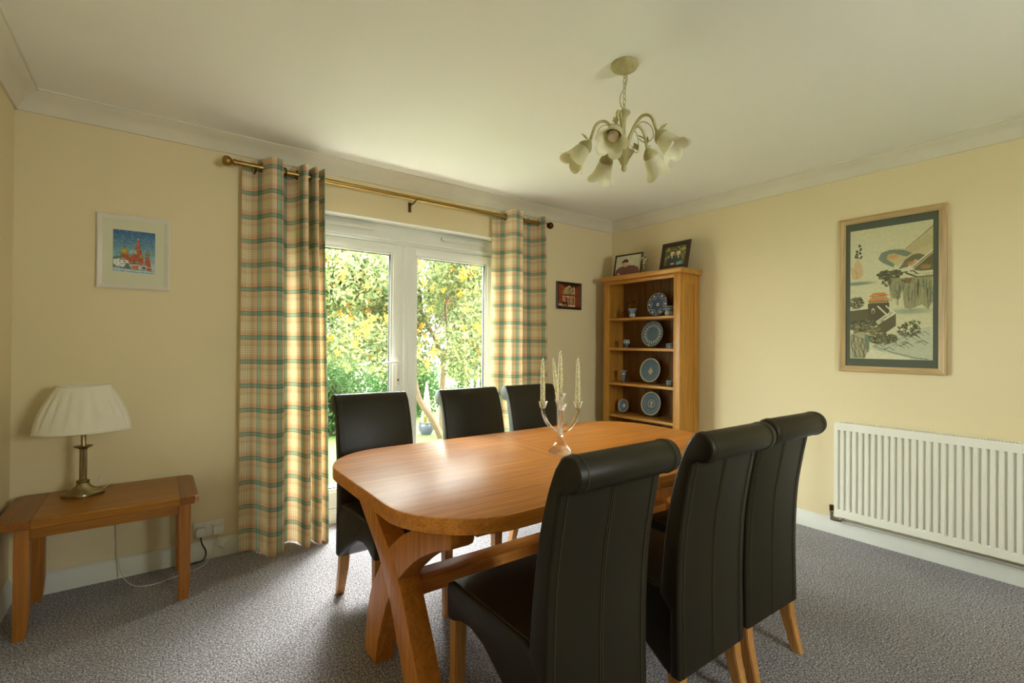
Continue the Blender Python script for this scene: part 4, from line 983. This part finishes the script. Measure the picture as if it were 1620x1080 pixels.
for v__ in bell.verts:
    q = v__.co; a2 = math.atan2(q.y, q.x); rr = math.hypot(q.x, q.y)
    if rr > .02: k_ = 1+.10*math.cos(5*a2); q.x *= k_; q.y *= k_
finish(bell, 'finial_cup', M_cream_metal, ch)
for i in range(5):
    a = math.radians((208, 141, 69, -3, -75)[i]); ra = Vector((math.cos(a), math.sin(a), 0)); tng = Vector((-math.sin(a), math.cos(a), 0))
    def Q(r, z, s=0): return ra*r + tng*s + Vector((0,0,zc(z)))
    arm = finish(tube(spline([Q(.012,2.035), Q(.022,2.075), Q(.045,2.125), (Q(.080,2.160)), Q(.118,2.145), Q(.142,2.078)], 6), [.0075]*8+[.0065]*12+[.006]*11, 8), 'arm', M_cream_metal, ch)
    b = tube(spline([Q(.035,2.105), Q(.075,2.140,.01), Q(.110,2.115,.022), Q(.115,2.070,.025), Q(.085,2.055,.018), Q(.060,2.075,.012)], 6), .0018, 6)
    finish(b, 'tendril', M_cream_metal, arm)
    for s, (rr, zz, dr, dz) in enumerate(((.138,2.090,-.006,.030), (.146,2.082,.028,.020), (.060,2.085,.030,-.012))):
        b = bmesh.new(); base = Q(rr, zz, 0); tip = Q(rr+dr*1.2, zz+dz*1.2, .012 if s else -.012); mid = (base+tip)/2; side = tng*.010
        if s == 2: side = tng*.016; tip = Q(rr+.035, zz-.022, .01); mid = (base+tip)/2
        nrm_ = (tip-base).cross(side).normalized()*.0015
        vs = [b.verts.new(p) for p in (base, mid+side+nrm_, tip, mid-side+nrm_)]; vs2 = [b.verts.new(p) for p in (base-nrm_, mid+side-nrm_, tip-nrm_, mid-side-nrm_)]
        b.faces.new(vs); b.faces.new(vs2[::-1])
        for q in range(4): b.faces.new((vs[q], vs[(q+1)%4], vs2[(q+1)%4], vs2[q]))
        finish(b, 'metal_leaf', M_cream_metal, arm, smooth=False)
    ax = (ra*.66 + Vector((0,0,-.75))).normalized()                 # shade axis: down and outward
    org = Q(.143, 2.074)
    mt = Matrix.Translation(org) @ (Vector((0,0,1)).rotation_difference(ax)).to_matrix().to_4x4()
    finish(lathe([(0,-.006),(.008,-.004),(.016,.004),(.026,.016),(.031,.028),(.031,.036),(.027,.036),(.022,.022),(0,.014)], n=24, mat=mt), 'lamp_holder', M_cream_metal, arm)
    b = bmesh.new(); rows = []; n = 60
    pr = [(.024,.024),(.029,.034),(.034,.050),(.037,.068),(.041,.088),(.048,.104),(.060,.116)]
    for sgn in (1, 0):
        seq = pr if sgn else pr[::-1]
        for k, (r0, z0_) in enumerate(seq):
            f = max(0, (z0_-.06)/.056); row = []
            for q in range(n):
                t_ = 2*PI*q/n; l = 2*abs(math.cos(2.5*t_))**.7 - 1.1
                rr = r0*(1+.13*f*l) - (0 if sgn else .0016); zz = z0_ + .009*f*l
                row.append(b.verts.new(mt @ Vector((rr*math.cos(t_), rr*math.sin(t_), zz))))
            rows.append(row)
    for k in range(len(rows)):
        r0, r1 = rows[k], rows[(k+1) % len(rows)]
        for q in range(n): b.faces.new((r0[q], r0[(q+1)%n], r1[(q+1)%n], r1[q]))
    finish(b, 'glass_shade', M_frost, arm, angle=60)
    finish(lathe([(0,.02),(.010,.022),(.012,.040),(.021,.058),(.022,.070),(.016,.083),(0,.088)], n=18, mat=mt), 'bulb', M_bulb, arm)

# candle labels by place
cf = Vector((Fw.x, Fw.y, 0)).normalized(); cr = Vector((Rt.x, Rt.y, 0)).normalized(); kc = Vector((kx, ky, 0))
info = []
for o in CANDLES:
    d_ = Vector((o.location.x, o.location.y, 0)) - kc; info.append((o, d_.dot(cr), d_.dot(cf), d_.length))
for o, s, f_, L_ in info:
    if L_ < .01: o['label'] = 'speckled cream candle in the raised middle cup of the crystal candelabra'
    elif s < -.04: o['label'] = 'speckled cream candle in the left arm of the crystal candelabra, nearest the curtain'
    elif s > .04: o['label'] = 'speckled cream candle in the right arm of the crystal candelabra, nearest the cabinet'
    else:
        o['label'] = 'speckled cream candle leaning left in the front cup of the crystal candelabra'
        ax = (-cr*.13 + Vector((0,0,1))).normalized(); o.rotation_mode = 'QUATERNION'; o.rotation_quaternion = Vector((0,0,1)).rotation_difference(ax)
    del o['k']

# ------------------------------------------------------------------ garden
GZ = -.16
struct(finish(box(-14, 22, D+.301, 30, GZ-.2, GZ), 'ground_lawn', M_grass, smooth=False))
def leaves(name, centers, n, size, mats, parent, seed, shell=.35, squash=.8):
    r = np.random.default_rng(seed); V = []; Fc = []; MI = []
    tot = sum(c_[3] for c_ in centers)
    for (cx_, cy_, cz_, R_) in centers:
        k = int(n*R_/tot)
        d = r.normal(size=(k, 3)); d /= np.linalg.norm(d, axis=1)[:, None]
        q = R_*(shell + (1-shell)*r.random(k)**.6)[:, None]; P = d*q*np.array([1, 1, squash]) + np.array([cx_, cy_, cz_])
        a = r.normal(size=(k, 3)); a /= np.linalg.norm(a, axis=1)[:, None]
        b_ = np.cross(a, r.normal(size=(k, 3))); b_ /= np.linalg.norm(b_, axis=1)[:, None]
        s = size*(.6+.8*r.random(k))[:, None]
        base = len(V)*0 + sum(len(x) for x in V)
        V.append(np.stack([P-a*s, P+b_*s*.42, P+a*s, P-b_*s*.42], 1).reshape(-1, 3))
        Fc.append((np.arange(k*4).reshape(-1, 4)+base)); MI.append(r.integers(0, len(mats), k))
    V = np.concatenate(V); Fc = np.concatenate(Fc); MI = np.concatenate(MI)
    me = bpy.data.meshes.new(name); me.vertices.add(len(V)); me.vertices.foreach_set('co', V.astype(np.float32).ravel())
    me.loops.add(len(Fc)*4); me.loops.foreach_set('vertex_index', Fc.astype(np.int32).ravel())
    me.polygons.add(len(Fc)); me.polygons.foreach_set('loop_start', np.arange(0, len(Fc)*4, 4, dtype=np.int32))
    for m_ in mats: me.materials.append(m_)
    me.polygons.foreach_set('material_index', MI.astype(np.int32)); me.update(); me.validate()
    o = bpy.data.objects.new(name, me); COL.objects.link(o); o['kind'] = 'stuff'
    if parent: o.parent = parent
    return o
struct(finish(box(-14, 22, D+.301, 4.75, GZ-.01, GZ+.03), 'ground_patio', M_patio, smooth=False))
# flowering tree
tree = thing('flowering_tree', 'multi-stemmed garden tree with yellow blossoms seen through the glazed doors', 'tree', (3.35, 6.35, GZ))
def trl(o): o.parent = tree; o.location = (-3.35, -6.35, -GZ); return o
limbs = [[(3.45,6.35,GZ-.05),(3.20,6.2,.15),(2.95,6.1,.45),(2.85,6.1,.85),(2.60,6.0,1.35),(2.30,5.9,1.9)],
         [(3.50,6.45,GZ-.05),(3.47,6.4,.5),(3.42,6.3,.95),(3.20,6.2,1.35),(2.98,6.1,1.65),(2.85,6.0,2.3)],
         [(3.42,6.3,.9),(3.45,6.2,1.3),(3.35,6.1,1.8),(3.45,6.0,2.4)],
         [(2.98,6.1,1.1),(2.70,6.0,1.25),(2.40,5.9,1.35),(2.0,5.8,1.75)],
         [(3.30,6.2,1.2),(3.55,6.1,1.55),(3.9,6.0,2.1)], [(2.95,6.1,1.5),(2.9,6.0,1.9),(2.55,5.9,2.4)]]
for l_ in limbs:
    p = spline(l_, 5); n = len(p); r0 = .055 if l_[0][2] < 0 else .03
    trl(finish(tube(p, [r0*(1-.75*i/(n-1)) for i in range(n)], 8), 'limb', M_bark))
tw_ = bmesh.new(); r_ = random.Random(5)
for i in range(46):
    l_ = r_.choice(limbs); p0 = Vector(l_[r_.randint(2, len(l_)-1)]); d0 = Vector((r_.uniform(-1,1), r_.uniform(-1,.6), r_.uniform(-.1,1))).normalized()*r_.uniform(.4,.9)
    tube(spline([p0, p0+d0*.5+Vector((0,0,.05)), p0+d0], 3), [.010,.009,.008,.007,.006,.005,.004], 5, bm=tw_)
trl(finish(tw_, 'twigs', M_bark, kind='stuff'))
cen = [(3.1+r_.uniform(-1.9,1.2), 6.0+r_.uniform(-.8,1.2), r_.uniform(1.0,2.55), r_.uniform(.35,.55)) for _ in range(40)]
trl(leaves('foliage', cen, 60000, .033, [M_leafs[0], M_leafs[1], M_leafs[1]], None, 3, .1))
# blossom clusters share three meshes
bl_me = []
for k in range(3):
    V = []; Fq = []
    rr = np.random.default_rng(40+k)
    b = bmesh.new()
    for i in range(26):
        c0 = Vector(rr.normal(size=3))*.030; a = Vector(rr.normal(size=3)).normalized()*.020; bb = a.orthogonal().normalized()*.017
        vs = [b.verts.new(c0+q) for q in (-a, bb, a, -bb)]; b.faces.new(vs)
    me = bpy.data.meshes.new('blossom_cluster'); b.to_mesh(me); b.free(); me.materials.append(M_flower); bl_me.append(me)
placed = 0
while placed < 295:
    cx_, cy_, cz_, R_ = r_.choice(cen); d0 = Vector((r_.gauss(0,1), -abs(r_.gauss(0,1)), r_.gauss(0,1))).normalized()*R_*r_.uniform(.8,1.08)
    hx = cx_+d0.x; hz = cz_+d0.z*.8
    if not (1.4 < hx < 4.4 and .95 < hz < 2.75): continue      # the crown blooms on the side that faces the house
    i = placed; placed += 1
    o = bpy.data.objects.new('blossom_cluster', bl_me[i % 3]); COL.objects.link(o); o.parent = tree
    o.location = (cx_+d0.x-3.35, cy_+d0.y-6.35, max(1.0, cz_+d0.z*.8)-GZ); o.rotation_euler = (r_.random()*6, r_.random()*6, r_.random()*6); s = r_.uniform(.55,.95); o.scale = (s*1.2, s, s*.8)
def shrub(name, lab, x, y, R_, n, mats, seed, h=None, size=.035, group='garden shrubs beyond the lawn'):
    t = thing(name, lab, 'shrub', (x, y, GZ), 0, group); rq = random.Random(seed); h = h or R_*1.3
    cs = [(rq.uniform(-R_*.6,R_*.6), rq.uniform(-R_*.4,R_*.4), rq.uniform(.25,1)*h, R_*rq.uniform(.4,.6)) for _ in range(9)]+[(rq.uniform(-R_*.7,R_*.7), rq.uniform(-.2,.2), R_*.3, R_*.5) for _ in range(4)]
    leaves('foliage', cs, n, size, mats, t, seed, .3)
    b = bmesh.new()
    for i in range(5): tube([(rq.uniform(-.1,.1), rq.uniform(-.1,.1), -.02), (rq.uniform(-.4,.4)*R_, rq.uniform(-.3,.3)*R_, h*.8)], [.02, .008], 6, bm=b)
    finish(b, 'stems', M_bark, t)
SHR = [('leafy_shrub','bushy mid-green shrub low behind the left glazed door',2.15,7.6,.75,9000,[M_leafs[2],M_leafs[0]],.95),
       ('leafy_shrub','dense bright green shrub behind the plant pot',3.9,8.6,.9,9000,[M_leafs[2]],1.0),
       ('leafy_shrub','green shrub at the right edge of the right glazed door',6.15,9.3,.9,8000,[M_leafs[2],M_leafs[1]],1.3),
       ('leafy_shrub','green shrub seen between the two glazed doors behind the tree',3.05,10.2,.9,8000,[M_leafs[0],M_leafs[2]],1.1)]
for i, (nm, lab, x, y, R_, n, mt_, h) in enumerate(SHR): shrub(nm, lab, x, y, R_, n, mt_, 60+i, h)
for i, (x, y, R_, lab) in enumerate(((3.7,12,2.3,'tall pale tree far behind the left glazed door'), (8.1,12.5,2.4,'tall pale tree far behind the right glazed door'))):
    t = thing('background_tree', lab, 'tree', (x, y, GZ), 0, 'trees at the end of the garden'); rq = random.Random(i)
    cs = [(rq.uniform(-1.2,1.2), rq.uniform(-1,1), rq.uniform(.6,3.4), rq.uniform(.6,.9)) for _ in range(16)]
    leaves('foliage', cs, 14000, .07, [M_leafs[1], M_leafs[0]], t, 80+i, .3); finish(tube([(0,0,-.02),(0,0,1.8)], [.12,.06], 8), 'trunk', M_barkg, t)
t = thing('slender_tree', 'grey twin-stemmed tree at the right of the right glazed door', 'tree', (5.1, 8.15, GZ))
for dx, ln in ((-.03,.02), (.12,.22)): finish(tube(spline([(dx,0,-.02), (dx,0,.8), (dx+ln*.5,0,1.5), (dx+ln*1.5,0,2.4)], 5), [.035*(1-.03*i) for i in range(16)], 8), 'limb', M_barkg, t)
leaves('foliage', [(0,.1,2.1,.5), (.3,0,2.6,.5), (-.2,.1,2.7,.5), (.4,.2,1.6,.35)], 3500, .045, [M_leafs[0], M_leafs[1]], t, 91, .2)
# pot with cane obelisk
t = thing('garden_pot', 'dark glazed garden pot holding a cane wigwam on the lawn', 'pot', (3.36, 6.70, GZ))
s_ = 1
finish(lathe([(0,0),(.075,0),(.115,.07),(.125,.13),(.118,.165),(.130,.175),(.130,.185),(.112,.187),(.108,.165),(0,.16)], n=28), 'pot', M_pot, t)
finish(lathe([(0,.158),(.107,.158),(.09,.172),(0,.176)], n=20), 'soil', M_soil, t)
for i in range(6):
    a = 2*PI*i/6+.3; finish(tube([(.085*math.cos(a), .085*math.sin(a), .165), (.006*math.cos(a), .006*math.sin(a), .80)], .005, 6), 'cane', M_cane, t)
leaves('small_plants', [(0,0,.22,.10)], 160, .02, [M_leafs[3], M_leafs[1]], t, 95, .1)
